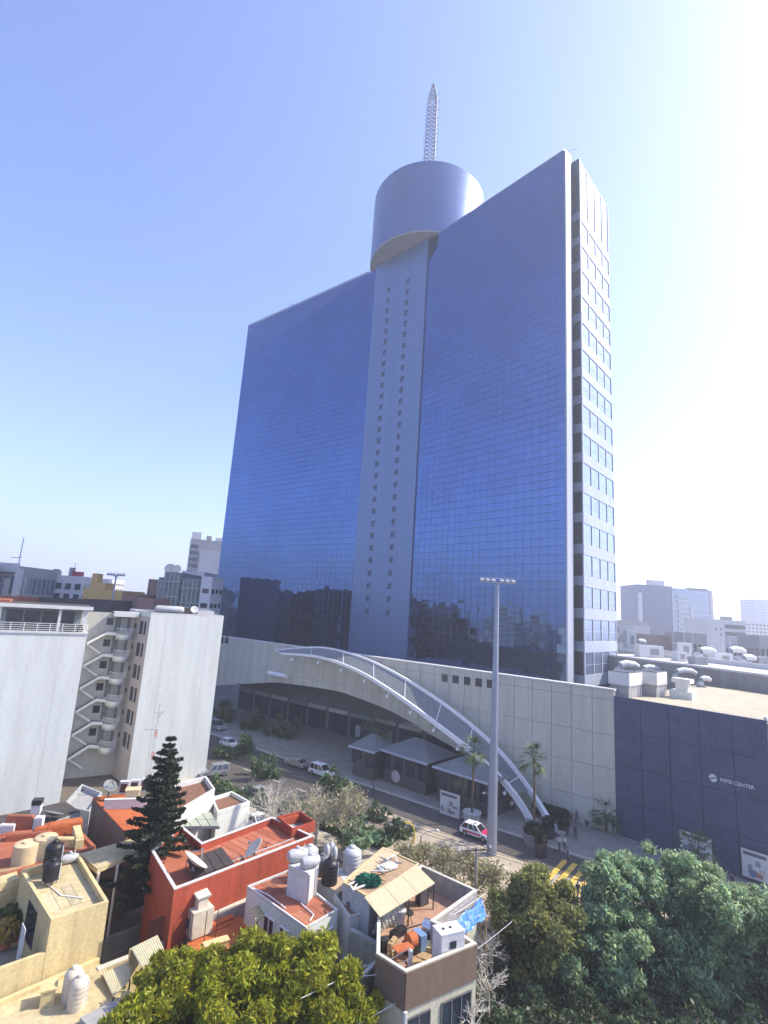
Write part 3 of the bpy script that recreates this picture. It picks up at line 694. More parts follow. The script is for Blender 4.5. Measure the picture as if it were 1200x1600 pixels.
# ================================================================== CARS
tyre = M('tyre', (.015, .015, .015), .8); rimm = M('rim', (.4, .4, .42), .3, metal=.8)
carglass = M('car_glass', (.012, .015, .02), .06, spec=.9)
lampw = M('headlamp', (.7, .7, .68), .1); lampr = M('tail_lamp', (.4, .02, .015), .2)
def car(label, p, heading, paint, kind='suv', roofp=None, name='parked_car'):
    L, W, Hb, Ht = {'suv': (4.5, 1.8, .95, 1.72), 'sedan': (4.4, 1.75, .85, 1.42), 'hatch': (3.9, 1.7, .9, 1.5), 'van': (4.8, 1.85, 1.05, 2.0)}[kind]
    t = thing(name, label, 'car', p, rz=heading, group=None)
    prof = {'suv': [(-2.2, .35), (-2.25, .8), (-2.15, .95), (1.0, .97), (1.95, .85), (2.2, .7), (2.25, .38)], 'sedan': [(-2.15, .35), (-2.2, .7), (-2.1, .88), (.9, .88), (1.9, .76), (2.15, .6), (2.2, .36)],
            'hatch': [(-1.9, .35), (-1.95, .75), (-1.85, .92), (.85, .92), (1.7, .8), (1.9, .62), (1.95, .36)], 'van': [(-2.35, .35), (-2.4, .9), (-2.3, 1.08), (1.3, 1.08), (2.1, .92), (2.35, .7), (2.4, .38)]}[kind]
    cab = {'suv': (-2.1, .95, -1.85, .25), 'sedan': (-1.5, .95, -.85, .15), 'hatch': (-1.8, .9, -1.4, .15), 'van': (-2.25, 1.45, -2.1, .75)}[kind]
    mb = MB(); n = len(prof)
    for y, ins in ((-W/2+.1, 0), (-W/2, .0), (W/2, 0), (W/2-.1, 0)):
        pass
    def ring(y, sc_): return [Vector((x*sc_, y, z if z > .5 else z)) for x, z in prof]
    secs = [ring(-W/2, .965), ring(-W/2+.18, 1), ring(W/2-.18, 1), ring(W/2, .965)]
    for s_ in (0, 3):
        for q in secs[s_]: q.z = .35+(q.z-.35)*.93
    for s_ in secs: mb.v += s_
    for s_ in range(3):
        for i in range(n):
            j = (i+1) % n; mb.f.append((s_*n+i, s_*n+j, (s_+1)*n+j, (s_+1)*n+i)); mb.mi.append(0)
    mb.f += [tuple(range(n-1, -1, -1)), tuple(3*n+i for i in range(n))]; mb.mi += [0, 0]
    L0(mb, 'body', paint, t, smooth=True)
    x0, x1, x2, x3 = cab; zb_ = Hb-.08; wi = W/2-.06; wt = W/2-.26
    gl = MB().hexa([(x0, -wi, zb_), (x1, -wi, zb_), (x1, wi, zb_), (x0, wi, zb_), (x2, -wt, Ht-.07), (x3, -wt, Ht-.07), (x3, wt, Ht-.07), (x2, wt, Ht-.07)])
    L0(gl, 'windows', carglass, t, bevel=.04).name = 'glazing'
    rp = roofp or paint
    L0(MB().hexa([(x2-.05, -wt-.03, Ht-.08), (x3+.05, -wt-.03, Ht-.08), (x3+.05, wt+.03, Ht-.08), (x2-.05, wt+.03, Ht-.08), (x2+.12, -wt+.1, Ht), (x3-.12, -wt+.1, Ht), (x3-.12, wt-.1, Ht), (x2+.12, wt-.1, Ht)]), 'roof', rp, t)
    for sy in (-1, 1):
        for fx in (0., .36, .68, 1.):
            a = Vector((x0+(x1-x0)*fx, sy*(wi+.005), zb_)); b = Vector((x2+(x3-x2)*fx, sy*(wt+.012), Ht-.07))
            L0(MB().tube(a, b, .045, n=4), 'pillar', rp, t)
        for wx in (prof[0][0]*.62, prof[-1][0]*.62):
            wl = L0(MB().lathe((wx, sy*(W/2-.1), .33), [(.2, -.11), (.32, -.11), (.33, 0), (.32, .11), (.2, .11)], n=16, axis='Y'), 'wheel', tyre, t)
            L0(MB().lathe((wx, sy*(W/2-.1), .33), [(.2, -.12), (.2, .12)], n=12, axis='Y'), 'rim', rimm, wl)
        L0(MB().box((prof[-2][0]-.06, sy*(W/2-.3), .68), (.16, .36, .13)), 'headlight', lampw, t)
        L0(MB().box((prof[1][0]+.04, sy*(W/2-.22), .78), (.12, .22, .2)), 'tail_light', lampr, t)
        L0(MB().box((x1-.35, sy*(W/2+.08), Hb+.02), (.14, .2, .13)), 'mirror', rp, t)
    L0(MB().box((prof[-1][0]-.02, 0, .42), (.14, W*.9, .16)).box((prof[0][0]+.02, 0, .42), (.14, W*.9, .16)), 'bumper', M('bumper', (.06, .06, .065), .6), t)
    return t
ha = math.atan2(U.y, U.x)
pw_ = M('car_white', (.72, .73, .74), .25, spec=.6, var=.02); pink = M('taxi_pink', (.62, .035, .12), .3, spec=.6, var=.03)
silver = M('car_silver', (.42, .43, .45), .3, metal=.6, var=.03); dark = M('car_dark', (.03, .032, .04), .25, var=.05)
tx = car('pink and white taxi driving past the big mast', atz(745, 1308), ha+R(180)+.0, pw_, 'hatch', name='taxi')
L0(MB().hexa([(.62, -.74, .90), (1.7, -.7, .80), (1.7, .7, .80), (.62, .74, .90), (.62, -.74, .945), (1.7, -.7, .84), (1.7, .7, .84), (.62, .74, .945)]), 'bonnet', pink, tx)
L0(MB().box((-.1, 0, 1.58), (.25, .6, .16)), 'roof_sign', white, tx)
for sy in (-1, 1): L0(MB().box((-.3, sy*.845, .62), (2.3, .02, .2)), 'side_stripe', pink, tx)
car('white sport utility car in the shaded street before the arch', atz(503, 1212), ha+R(180), pw_, 'suv')
car('grey sedan just left of the white sport utility car', atz(464, 1198), ha, silver, 'sedan')
car('white hatchback alone on the far left street', atz(358, 1167), ha+R(180), pw_, 'hatch')
car('silver sport utility car parked by the corner of the white block', atz(333, 1212), ha+R(70), silver, 'suv')
car('dark van at the far edge of the white block', atz(336, 1140), ha+R(180), M('car_greygreen', (.22, .24, .24), .35), 'van')
car('pale sedan half hidden behind the bare tree', atz(400, 1245), ha, silver, 'sedan')
car('white sedan below the white garden building, left of the bare trees', atz(396, 1290), ha, pw_, 'sedan')
# ================================================================== PEOPLE
skin = M('skin', (.36, .21, .14), .6); hair = M('hair', (.02, .015, .012), .6)
def person_mesh(name, shirt, pants, stride, armswing, bag=False):
    me = bpy.data.meshes.new(name)
    s, a = stride, armswing
    vv = [(0, 0, .96), (0, .0, 1.2), (0, 0, 1.42), (0, 0, 1.50), (0, .02, 1.6), (0, .02, 1.70),
          (-.19, 0, 1.40), (-.25, -a*.5, 1.14), (-.24, -a*1.1+.04, .90), (-.24, -a*1.2+.06, .80), (.19, 0, 1.40), (.25, a*.5, 1.14), (.24, a*1.1+.04, .90), (.24, a*1.2+.06, .80),
          (-.10, 0, .88), (-.11, s*.5+.02, .48), (-.11, s, .08), (-.11, s+.16, .035), (.10, 0, .88), (.11, -s*.5+.04, .48), (.11, -s, .08), (.11, -s+.16, .035)]
    ee = [(0, 1), (1, 2), (2, 3), (3, 4), (4, 5), (2, 6), (6, 7), (7, 8), (8, 9), (2, 10), (10, 11), (11, 12), (12, 13), (0, 14), (14, 15), (15, 16), (16, 17), (0, 18), (18, 19), (19, 20), (20, 21)]
    rr = [(.16, .12), (.15, .11), (.15, .1), (.055, .055), (.085, .1), (.07, .085), (.065, .065), (.05, .05), (.038, .038), (.03, .045), (.065, .065), (.05, .05), (.038, .038), (.03, .045), (.095, .1), (.065, .065), (.045, .045), (.035, .035), (.095, .1), (.065, .065), (.045, .045), (.035, .035)]
    me.from_pydata(vv, ee, []); o = bpy.data.objects.new(name, me); col.objects.link(o)
    md = o.modifiers.new('skin', 'SKIN'); md.use_smooth_shade = True
    for k, r in enumerate(rr): me.skin_vertices[0].data[k].radius = r
    me.skin_vertices[0].data[0].use_root = True
    o.modifiers.new('sub', 'SUBSURF').levels = 1
    bpy.context.view_layer.update()
    m2 = bpy.data.meshes.new_from_object(o.evaluated_get(bpy.context.evaluated_depsgraph_get())); bpy.data.objects.remove(o)
    m2.materials.clear()
    for m in (shirt, pants, skin, hair): m2.materials.append(m)
    for p in m2.polygons:
        z = p.center.z; x = abs(p.center.x)
        p.material_index = (3 if (z > 1.66 or (z > 1.56 and p.center.y < -.01)) else 2) if z > 1.45 else (2 if (x > .17 and z < 1.05 and z > .7) else (1 if z < .97 else 0)); p.use_smooth = True
    return m2
cl = [M('cloth%d' % k, c, .85) for k, c in enumerate(((.62, .62, .6), (.03, .035, .05), (.08, .1, .2), (.3, .06, .05), (.2, .2, .2), (.5, .44, .3)))]
PM = [person_mesh('body', cl[0], cl[1], .22, .2), person_mesh('body', cl[1], cl[4], -.18, .15), person_mesh('body', cl[2], cl[1], .02, .03), person_mesh('body', cl[4], cl[2], .2, -.2), person_mesh('body', cl[0], cl[2], .03, .05)]
ppl = [((893, 1292), 1, 'person in dark clothes leftmost of the group by the concrete wall'), ((901, 1287), 3, 'person in grey walking close to the concrete wall behind the others'), ((917, 1302), 1, 'person in dark clothes walking alone along the concrete wall'),
       ((899, 1310), 2, 'person standing in front of the group near the concrete wall'), ((874, 1330), 0, 'left one of two people in white shirts on the plaza'), ((882, 1330), 4, 'right one of two people in white shirts on the plaza'),
       ((887, 1350), 2, 'person in blue just in front of the white-shirted pair'), ((915, 1383), 2, 'person standing at the yellow crosswalk edge'), ((800, 1270), 0, 'person in a white shirt between the canopy legs and the mast'),
       ((790, 1268), 1, 'person in dark clothes under the canopy left of the one in white'), ((923, 1372), 3, 'person in grey left of the leafy tree at the kerb'), ((958, 1303), 1, 'dark figure at the very end of the concrete wall'),
       ((887, 1412), 1, 'dark clothed person first from the left on the yellow crosswalk'), ((895, 1415), 3, 'grey clothed person second on the yellow crosswalk'), ((903, 1408), 1, 'dark clothed person third from the left on the yellow crosswalk'),
       ((911, 1412), 0, 'white shirted person on the yellow crosswalk'), ((919, 1406), 2, 'blue clothed person rightmost on the yellow crosswalk'), ((1145, 1392), 1, 'person in dark clothes waiting before the poster on the dark wall'), ((1128, 1388), 4, 'person in a white shirt below the dark wall behind the trees'), ((583, 1240), 2, 'person walking on the shaded pavement by the pavilion')]
for (px, py), k, lab in ppl:
    p = atz(px, py, .13); o = bpy.data.objects.new('person', PM[k]); col.objects.link(o); o.location = p; o.rotation_euler = (0, 0, random.uniform(0, 6.28)); tag(o, lab, 'person', 'people on the plaza')
# ================================================================== WHITE APARTMENT BLOCK with outdoor staircase
hu = Vector((.85, .53, 0)).normalized(); hv = Vector((-.53, .85, 0)).normalized()
HR = V2(atz(320, 1215)); HK = HR-hu*10.5; HZ1 = 23.1
HN = V2(aty(212.5, 957, 80.5)); HJ = V2((-37.0, 67.9)); HZ2 = 20.4
apt = thing('apartment_block', 'white apartment block with an outdoor zigzag staircase and rooftop terrace', 'apartment building', HK)
fine = M('facade_seam', (.42, .43, .42), .8)
hb = HN-HK
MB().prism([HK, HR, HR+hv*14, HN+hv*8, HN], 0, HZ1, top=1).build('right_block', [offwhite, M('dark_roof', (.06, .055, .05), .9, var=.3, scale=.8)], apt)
MB().rim([HK, HR, HR+hv*14, HN+hv*8, HN], HZ1, HZ1+.3, .25).build('parapet', white, apt)
mb = MB()
for f in (.22, .78): p = HK+hu*(10.5*f); mb.slab(p-hu*.025, p+hu*.025, 0, HZ1, 0, .006)
mb.build('expansion_joint', fine, apt)
MB().slab(HN, HK-(HK-HN).normalized()*.03, 0, HZ1-.35, 0, .03).build('side_wall', M('taupe_render', (.42, .37, .35), .8, var=.08, scale=.5, streak=True), apt)
wdir = (HK-HN).normalized(); wl = (HK-HN).length
# left block with terrace
Lb = HJ-hu*22
MB().prism([Lb, HJ, HJ+hv*12, Lb+hv*12], 0, HZ2).build('left_block', offwhite, apt)
mb = MB(); p = HJ-hu*2.6; mb.slab(p-hu*.02, p+hu*.02, 0, HZ2, 0, .006); mb.build('expansion_joint', fine, apt)
MB().prism([Lb-hv*.12, HJ-hv*.12+hu*.1, HJ+hv*1.0+hu*.1, Lb+hv*1.0], HZ2, HZ2+.22).build('terrace_edge', white, apt)
rl = MB()
for z in (.45, .7, .95, 1.2): rl.tube(Lb+hv*.25+Vector((0, 0, HZ2+z)), HJ+hv*.25+Vector((0, 0, HZ2+z)), .025, n=5)
for k in range(16): p = HJ-hu*(k*1.35+.1)+hv*.25; rl.tube(p+Vector((0, 0, HZ2+.2)), p+Vector((0, 0, HZ2+1.25)), .03, n=5)
rl.build('railing', whitemetal, apt)
ps = HJ+hv*3.2
MB().prism([Lb+hv*3.6, HJ+hv*3.6-hu*.8, HJ+hv*10-hu*.8, Lb+hv*10], HZ2, HZ2+2.9).build('penthouse', M('pent_wall', (.20, .24, .24), .5, var=.2), apt)
for k in range(4):
    a = HJ-hu*(1.6+k*1.9)+hv*3.55; MB().slab(a-hu*1.7, a, HZ2+.15, HZ2+2.6, 0, .05).build('sliding_door', darkglass, apt)
for k, off in enumerate((.5, 3.3, 9.6)):
    p = HJ-hu*off+hv*1.6; MB().box((p.x, p.y, HZ2+1.55), (.5 if k == 0 else .3, .5, 2.9), rz=math.atan2(hu.y, hu.x)).build('column', white, apt)
MB().prism([Lb+hv*1.0, HJ+hv*1.0+hu*.3, HJ+hv*12+hu*.3, Lb+hv*12], HZ2+3.0, HZ2+3.45, top=1).build('roof_slab', [white, M('dark_roof')], apt)
MB().prism([HJ-hu*9+hv*4, HJ-hu*22+hv*4, HJ-hu*22+hv*11, HJ-hu*9+hv*11], HZ2+3.45, HZ2+3.75).build('clay_tiles', terracotta, apt)
for k in range(6):
    p = HJ-hu*(.8+k*.35)+hv*.7; bush('terrace_plant', apt, (p.x, p.y, HZ2+.7), (.28, .28, .45), 60, .2, leafmat('shrub_mid', (.05, .08, .03)))
# stair recess
BW0 = HN-hu*9.5
MB().slab(BW0, HN, 0, HZ1-.2, -.4, .0).build('stair_back_wall', M('stair_wall', (.50, .49, .43), .85, var=.12, scale=.5, streak=True, stain=.2), apt)
P1, P2, P3, P4 = [atw(x, y, HN, hu, 1.3) for x, y in ((136, 1003.3), (167.3, 986.7), (182, 988.7), (205, 997))]
P5 = atw(158, 1020, HN, hu, .5); P1b = atw(136.7, 1005, HN, hu, .5)
fs = P2.z-atw(162.7, 1021, HN, hu, 1.3).z
nF = Vector((hu.y, -hu.x, 0))
stw = M('stair_white', (.66, .66, .62), .7, var=.08)
for k in range(7):
    dz = Vector((0, 0, -k*fs))
    if (P1+dz).z < .2: break
    def sl(a, b, d, th, nm, m):
        a, b = a+dz, b+dz; n = -hv if (-hv).y < 0 else hv
        MB().hexa([a+n*d-Vector((0, 0, th)), b+n*d-Vector((0, 0, th)), b-Vector((0, 0, th)), a-Vector((0, 0, th)), a+n*d, b+n*d, b, a]).build(nm, m, apt)
    sl(P1, P2, .14, .38, 'stair_flight', stw); sl(P1, P2, -1.1, .2, 'stair_treads', M('stair_tread', (.2, .19, .18), .9))
    sl(P2, P3, .14, .42, 'landing_beam', stw); sl(P2, P4, -1.2, .18, 'landing', M('stair_tread'))
    sl(P1b, P5, .12, .3, 'return_flight', stw)
    # balcony with rounded white parapet and bars
    q0, q1 = P3+dz, P4+dz; zz = (q0.z+q1.z)/2; nn = -hv; out = []
    for t_ in np.linspace(0, 1, 7): out.append(q0.lerp(q1, t_)+nn*(1.5*math.sin(t_*math.pi)**.6))
    mb = MB()
    for a, b in zip(out, out[1:]): mb.hexa([Vector((a.x, a.y, zz-.55)), Vector((b.x, b.y, zz-.55)), Vector((b.x, b.y, zz-.55))+hv*.15, Vector((a.x, a.y, zz-.55))+hv*.15, Vector((a.x, a.y, zz+.2)), Vector((b.x, b.y, zz+.2)), Vector((b.x, b.y, zz+.2))+hv*.15, Vector((a.x, a.y, zz+.2))+hv*.15])
    mb.prism(out+[V2(q1)+hv*1.2, V2(q0)+hv*1.2], zz-.5, zz-.3); bal = mb.build('balcony', stw, apt)
    mb = MB()
    for t_ in np.linspace(0, 1, 12):
        p = q0.lerp(q1, t_)+nn*(1.45*math.sin(t_*math.pi)**.6); mb.tube((p.x, p.y, zz+.2), (p.x, p.y, zz+1.05), .025, n=4)
    for a, b in zip(out, out[1:]): mb.tube((a.x, a.y, zz+1.05), (b.x, b.y, zz+1.05), .035, n=4)
    mb.build('balcony_railing', whitemetal, bal)
    # openings
    c = atw(172, 971, HN, hu, .0)+dz; MB().slab(V2(c)-hu*.45, V2(c)+hu*.45, c.z-.5, c.z+.5, 0, .05).build('window', darkglass, apt)
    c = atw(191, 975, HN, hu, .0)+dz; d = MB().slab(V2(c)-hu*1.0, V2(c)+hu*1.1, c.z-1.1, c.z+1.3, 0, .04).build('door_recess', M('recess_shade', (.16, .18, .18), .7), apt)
    MB().slab(V2(c)-hu*.2, V2(c)+hu*.7, c.z-1.1, c.z+.9, .04, .08).build('door', M('door_grey', (.35, .36, .35), .6), d)
    z0 = HZ1-1.1-k*fs
    for f in (.42, .72):
        a = HN+wdir*(wl*f); MB().slab(a, a+wdir*(wl*(.2 if f < .5 else .1)), z0-1.9, z0, .03, .08).build('window', darkglass, apt)
    a = HN+wdir*(wl*.06); MB().slab(a, a+wdir*(wl*.12), z0-1.1, z0-.5, .03, .08).build('vent_window', darkglass, apt)
tp = P4+Vector((0, 0, fs)); MB().box((tp.x-1, tp.y-.5, HZ1-.3), (3.4, 2.4, .7), rz=.55).build('top_slab', white, apt)
# roof clutter of that block, each its own thing
def ontop(px, py, z): return atz(px, py, z)
p = V2(HK+hu*3.0+hv*3); t = thing('gas_tank', 'long white gas tank lying on the dark apartment roof', 'tank', (p.x, p.y, HZ1))
MB().lathe((p.x, p.y, HZ1+.75), [(.05, -2.1), (.42, -2.0), (.55, -1.7), (.55, 1.7), (.42, 2.0), (.05, 2.1)], n=18, axis='X', rz=.35).build('shell', whitetank, t, smooth=True)
for k in (-1.2, 1.2): MB().box((p.x+k*.94, p.y+k*.34, HZ1+.15), (.2, .9, .3), rz=.35).build('saddle', cgrey, t)
p = V2(HK+hu*6.6+hv*3); t = thing('satellite_dish', 'small white satellite dish on the apartment roof beside the gas tank', 'satellite dish', (p.x, p.y, HZ1))
def dishpart(t, p, r, az, el, arm=True, m=None):
    d = Vector((math.cos(az)*math.cos(el), math.sin(az)*math.cos(el), math.sin(el))); x = d.cross(Vector((0, 0, 1))).normalized(); y = x.cross(d)
    mb = MB(); k0 = None; n = 24; rings = 5
    for q in range(rings+1):
        f = q/rings
        for i in range(n): a = 2*math.pi*i/n; mb.v.append(p+(x*math.cos(a)+y*math.sin(a))*(r*f+.01)+d*(.28*r*f*f))
    for q in range(rings):
        for i in range(n):
            j = (i+1) % n; mb.f.append((q*n+i, q*n+j, (q+1)*n+j, (q+1)*n+i)); mb.mi.append(0)
    o = mb.build('dish', m or M('dish_cream', (.68, .62, .5), .6, var=.08), t, smooth=True); sol = o.modifiers.new('s', 'SOLIDIFY'); sol.thickness = .03
    if arm:
        mb = MB()
        for a in (0, 2.1, 4.2): mb.tube(p+(x*math.cos(a)+y*math.sin(a))*r*.9+d*.22*r, p+d*r*.95, .025, n=4)
        mb.lathe(p+d*r*.95, [(.08, -.1), (.1, .1)], n=8); mb.build('feed_horn', steel, o)
    return o
dishpart(t, Vector((p.x, p.y, HZ1+.9)), .55, R(-60), .5, False, white); MB().tube((p.x, p.y, HZ1), (p.x, p.y, HZ1+.9), .05).build('stand', steel, t)
for k, (a, b, sx, sy, sz, lab) in enumerate(((4.5, 7, 5, 1.2, 1.1, 'dark plant box on the apartment roof behind the gas tank'), (8.5, 4, 2.6, 1.6, .8, 'pale slatted unit near the apartment roof corner'), (8.8, 8, 3, 2, .9, 'grey flat unit at the back of the apartment roof'))):
    p = V2(HK+hu*a+hv*b); t = thing('roof_unit', lab, 'roof unit', (p.x, p.y, HZ1)); MB().box((p.x, p.y, HZ1+sz/2), (sx, sy, sz), rz=.55).build('casing', [M('dark_roof'), white, cgrey][k], t)
    MB().box((p.x, p.y, HZ1+sz+.04), (sx*.8, sy*.8, .08), rz=.55).build('lid', steel, t)
# rooftop radio mast in front of the white block
p = atz(233, 1222, 5.0); t = thing('radio_mast', 'thin red and white lattice aerial mast in front of the white block', 'aerial', (p.x, p.y, 5.0))
for k in range(8):
    a, b = 5+k*.8, 5.8+k*.8; mb = MB()
    for q in range(3):
        o3 = Vector((math.cos(q*2.09)*.16, math.sin(q*2.09)*.16, 0)); o4 = Vector((math.cos(q*2.09+2.09)*.16, math.sin(q*2.09+2.09)*.16, 0))
        mb.tube(Vector((p.x, p.y, a))+o3, Vector((p.x, p.y, b))+o3, .025, n=4); mb.tube(Vector((p.x, p.y, a))+o3, Vector((p.x, p.y, b))+o4, .018, n=3)
        mb.tube(Vector((p.x, p.y, b))+o3, Vector((p.x, p.y, b))+o4, .018, n=3)
    mb.build('section', M('mast_red', (.5, .1, .05), .6) if k % 3 == 0 else white, t)
MB().tube((p.x, p.y, 11.4), (p.x, p.y, 13.4), .03).tube((p.x-1.4, p.y, 10.6), (p.x, p.y, 10.6), .03).tube((p.x, p.y, 12), (p.x+.6, p.y, 12.7), .03).tube((p.x-.3, p.y, 12.4), (p.x+.3, p.y, 12.6), .02).build('aerial', steel, t)
# ================================================================== SKYLINE
def bld(name, label, px0, px1, py, y, dep, m, floors=0, cols=0, fh=None, glass=darkglass, rot=0., bands=False, z0=0., winh=.5, cat='building', roofm=None, trim=None, group=None):
    xa, xb = aty(px0, py, y).x, aty(px1, py, y).x; zt = aty((px0+px1)/2, py, y).z
    c = Vector(((xa+xb)/2, y, 0)); Wd = abs(xb-xa); e = Vector((math.cos(rot), math.sin(rot), 0)); n = Vector((e.y, -e.x, 0))
    a, b = c-e*Wd/2, c+e*Wd/2
    t = thing(name, label, cat, (c.x, c.y, z0), group=group)
    MB().prism([a, b, b-n*dep, a-n*dep], z0, zt).build('wall', m, t)
    MB().rim([a, b, b-n*dep, a-n*dep], zt, zt+.7, .35).build('parapet', trim or m, t)
    fh = fh or ((zt-z0)/max(1, floors))
    for k in range(floors):
        zc = zt-.3*fh-(k+.5)*fh*.95
        if zc < z0+1: break
        for (A_, B_, W_) in ((a, b, Wd), (b, b-n*dep, dep)) if (b.x < 0) else ((a, b, Wd), (a, a-n*dep, dep)):
            ee = (B_-A_).normalized(); cc = cols if A_ is a and B_ is b else max(1, int(cols*dep/Wd))
            if bands:
                MB().slab(A_+ee*.6, B_-ee*.6, zc-fh*winh/2, zc+fh*winh/2, -.02, .08).build('window_band', glass, t)
            else:
                for i in range(cc):
                    p, q = A_+ee*(W_*(i+.2)/cc), A_+ee*(W_*(i+.8)/cc)
                    MB().slab(p, q, zc-fh*winh/2, zc+fh*winh/2, -.02, .08).build('window', glass, t)
    t['_'] = 0; del t['_']
    return t, a, b, n, zt
def onbox(t, nm, m, a, b, n, zt, f0, f1, h, d0=.2, d1=.6, dep=10):
    e = b-a; MB().prism([a+e*f0-n*dep*d0, a+e*f1-n*dep*d0, a+e*f1-n*dep*d1, a+e*f0-n*dep*d1], zt, zt+h).build(nm, m, t)
greyc = M('far_concrete', (.34, .34, .33), .85, var=.1, scale=.2, stain=.2); palec = M('far_pale', (.62, .62, .60), .8, var=.06, scale=.2, stain=.1)
yellowc = M('far_yellow', (.62, .40, .13), .8, var=.06, scale=.2, stain=.1); brick = M('far_brick', (.28, .17, .13), .85, var=.1, scale=.3)
t, a, b, n, zt = bld('office_building', 'grey glass office with a white roof frame at the far left edge', -40, 31, 886, 150, 20, greyc, 5, 6, glass=midglass, winh=.75)
MB().slab(a, b, zt-1.2, zt+1.4, .1, .9).build('roof_frame', white, t); MB().box((b.x+.6, b.y-.6, zt/2), (1.4, 1.4, zt)).build('corner_pier', white, t)
MB().tube((b.x-.5, b.y, zt), (b.x-.5, b.y, zt+9), .12).tube((b.x-3, b.y, zt+3), (b.x, b.y, zt+3.2), .1).build('aerial', steel, t)
MB().slab(a.lerp(b, .72), a.lerp(b, .86), zt-8, zt-3, .1, .2).build('banner', white, t)
t, a, b, n, zt = bld('office_building', 'long low white office wing with strip windows', 33, 86, 914, 170, 14, palec, 3, 1, bands=True, glass=darkglass, fh=3.6)
t, a, b, n, zt = bld('office_building', 'white office block with dark strip windows and red tanks on its roof', 86, 131, 903, 168, 16, palec, 5, 3, bands=False, fh=3.5, winh=.55)
for f in (.5, .66): onbox(t, 'red_tank_house', M('red_paint', (.42, .04, .04), .6), a, b, n, zt, f, f+.14, 2.2, .1, .3)
onbox(t, 'lift_room', greyc, a, b, n, zt, .38, .48, 3.4, .1, .3); MB().tube(a.lerp(b, .5)+Vector((0, 2, zt)), a.lerp(b, .5)+Vector((0, 2, zt+5)), .1).build('aerial', steel, t)
t, a, b, n, zt = bld('apartment_building', 'blank white stair tower left of the long office wing', 37, 52, 900, 200, 9, palec, 0)
t, a, b, n, zt = bld('apartment_building', 'grey block carrying two dark water tanks behind the long office wing', 70, 88, 902, 210, 12, greyc, 2, 2)
for f in (.55, .8): MB().lathe(a.lerp(b, f)+Vector((0, 2, zt+.5)), [(1, 0), (1.1, 2.2), (.5, 3)], n=12).build('water_tank', blacktank, t)
t, a, b, n, zt = bld('apartment_building', 'mustard yellow building with square windows left of the slim mast', 130, 192, 925, 150, 14, yellowc, 2, 5, fh=4.2, winh=.5)
onbox(t, 'upper_storey', yellowc, a, b, n, zt, .1, .48, 2.6, .1, .6); onbox(t, 'stair_tower', yellowc, a, b, n, zt, .1, .25, 5.2, .12, .4)
t, a, b, n, zt = bld('apartment_building', 'pale far apartment slab above the yellow building', 143, 176, 906, 320, 15, palec, 6, 6, fh=3.2, winh=.5)
onbox(t, 'lift_room', greyc, a, b, n, zt, .1, .4, 3, .1, .5)
t, a, b, n, zt = bld('apartment_building', 'brown brick block left of the louvred buildings', 232, 250, 909, 150, 14, brick, 4, 2)
slm = M('louvre_metal', (.50, .53, .50), .5, metal=.3)
for k, (x0, x1, py, lab) in enumerate(((248, 258, 906, 'narrow louvred wing next to the brown brick block'), (257, 284, 898, 'tall louvred office with two dishes on its roof'), (285, 314, 908, 'lower louvred office beside the white end tower'))):
    t, a, b, n, zt = bld('louvred_office', lab, x0, x1, py, 140, 16, M('louvre_back', (.22, .24, .23), .6), 0, group='louvred offices behind the white apartment block')
    e = b-a; nl_ = max(3, int(e.length/1.1))
    for i in range(nl_): p = a+e*((i+.5)/nl_); MB().box((p.x, p.y-.35, zt/2+8), (.16, .5, zt-16)).build('louvre', slm, t)
    for z in (zt-2, zt-6, zt-10): MB().slab(a, b, z, z+.25, .05, .6).build('floor_line', slm, t)
    if k == 1:
        for f, r in ((.1, 1.4), (.5, 1.2)):
            q = a+e*f; dishpart(t, Vector((q.x, q.y+2, zt+1.6)), r, R(-80), .4, False, M('dish_cream', (.68, .62, .5), .6, var=.08))
t, a, b, n, zt = bld('office_building', 'white end tower with small slot windows at the right of the louvred offices', 315, 332, 905, 138, 10, palec, 4, 1, fh=4, winh=.3)
t, a, b, n, zt = bld('office_building', 'white flat roofed block above the louvred offices', 284, 320, 896, 170, 14, palec, 0)
t, a, b, n, zt = bld('residential_tower', 'tall grey concrete tower rising behind the louvred offices', 299, 350, 846, 270, 22, greyc, 8, 0, rot=.25)
e = b-a
MB().slab(a+e*.32, b, zt-44, zt-5, .05, 1.2).build('blank_panel', M('far_lilac', (.44, .44, .47), .85, var=.1, scale=.1, streak=True), t)
for k in range(11): MB().slab(a+e*.04, a+e*.26, zt-4-k*3.4, zt-2.2-k*3.4, .02, .12).build('window', darkglass, t)
onbox(t, 'crown_frame', palec, a, b, n, zt, .02, .3, 4.5, .05, .3); onbox(t, 'crown_room', greyc, a, b, n, zt, .45, .6, 3, .05, .3); onbox(t, 'crown_room', palec, a, b, n, zt, .72, .95, 2.5, .05, .3)
# low roofs between, left
rr = random.Random(4)
lows = ((-30, 30, 936, 118, 'terracotta'), (190, 214, 934, 135, 'brown'), (205, 232, 931, 165, 'grey'), (60, 130, 940, 125, 'dark'), (130, 175, 942, 118, 'charcoal'), (214, 240, 939, 122, 'rust'))
for k, (x0, x1, py, y, w_) in enumerate(lows):
    bld('low_building', 'low %s roofed building peeping over the apartment roof line' % w_, x0, x1, py, y, 10, {'terracotta': terracotta, 'brown': brick, 'grey': greyc, 'dark': M('dark_roof'), 'charcoal': M('dark_roof'), 'rust': brick}[w_], 1, 3, group='low roofs on the left skyline')
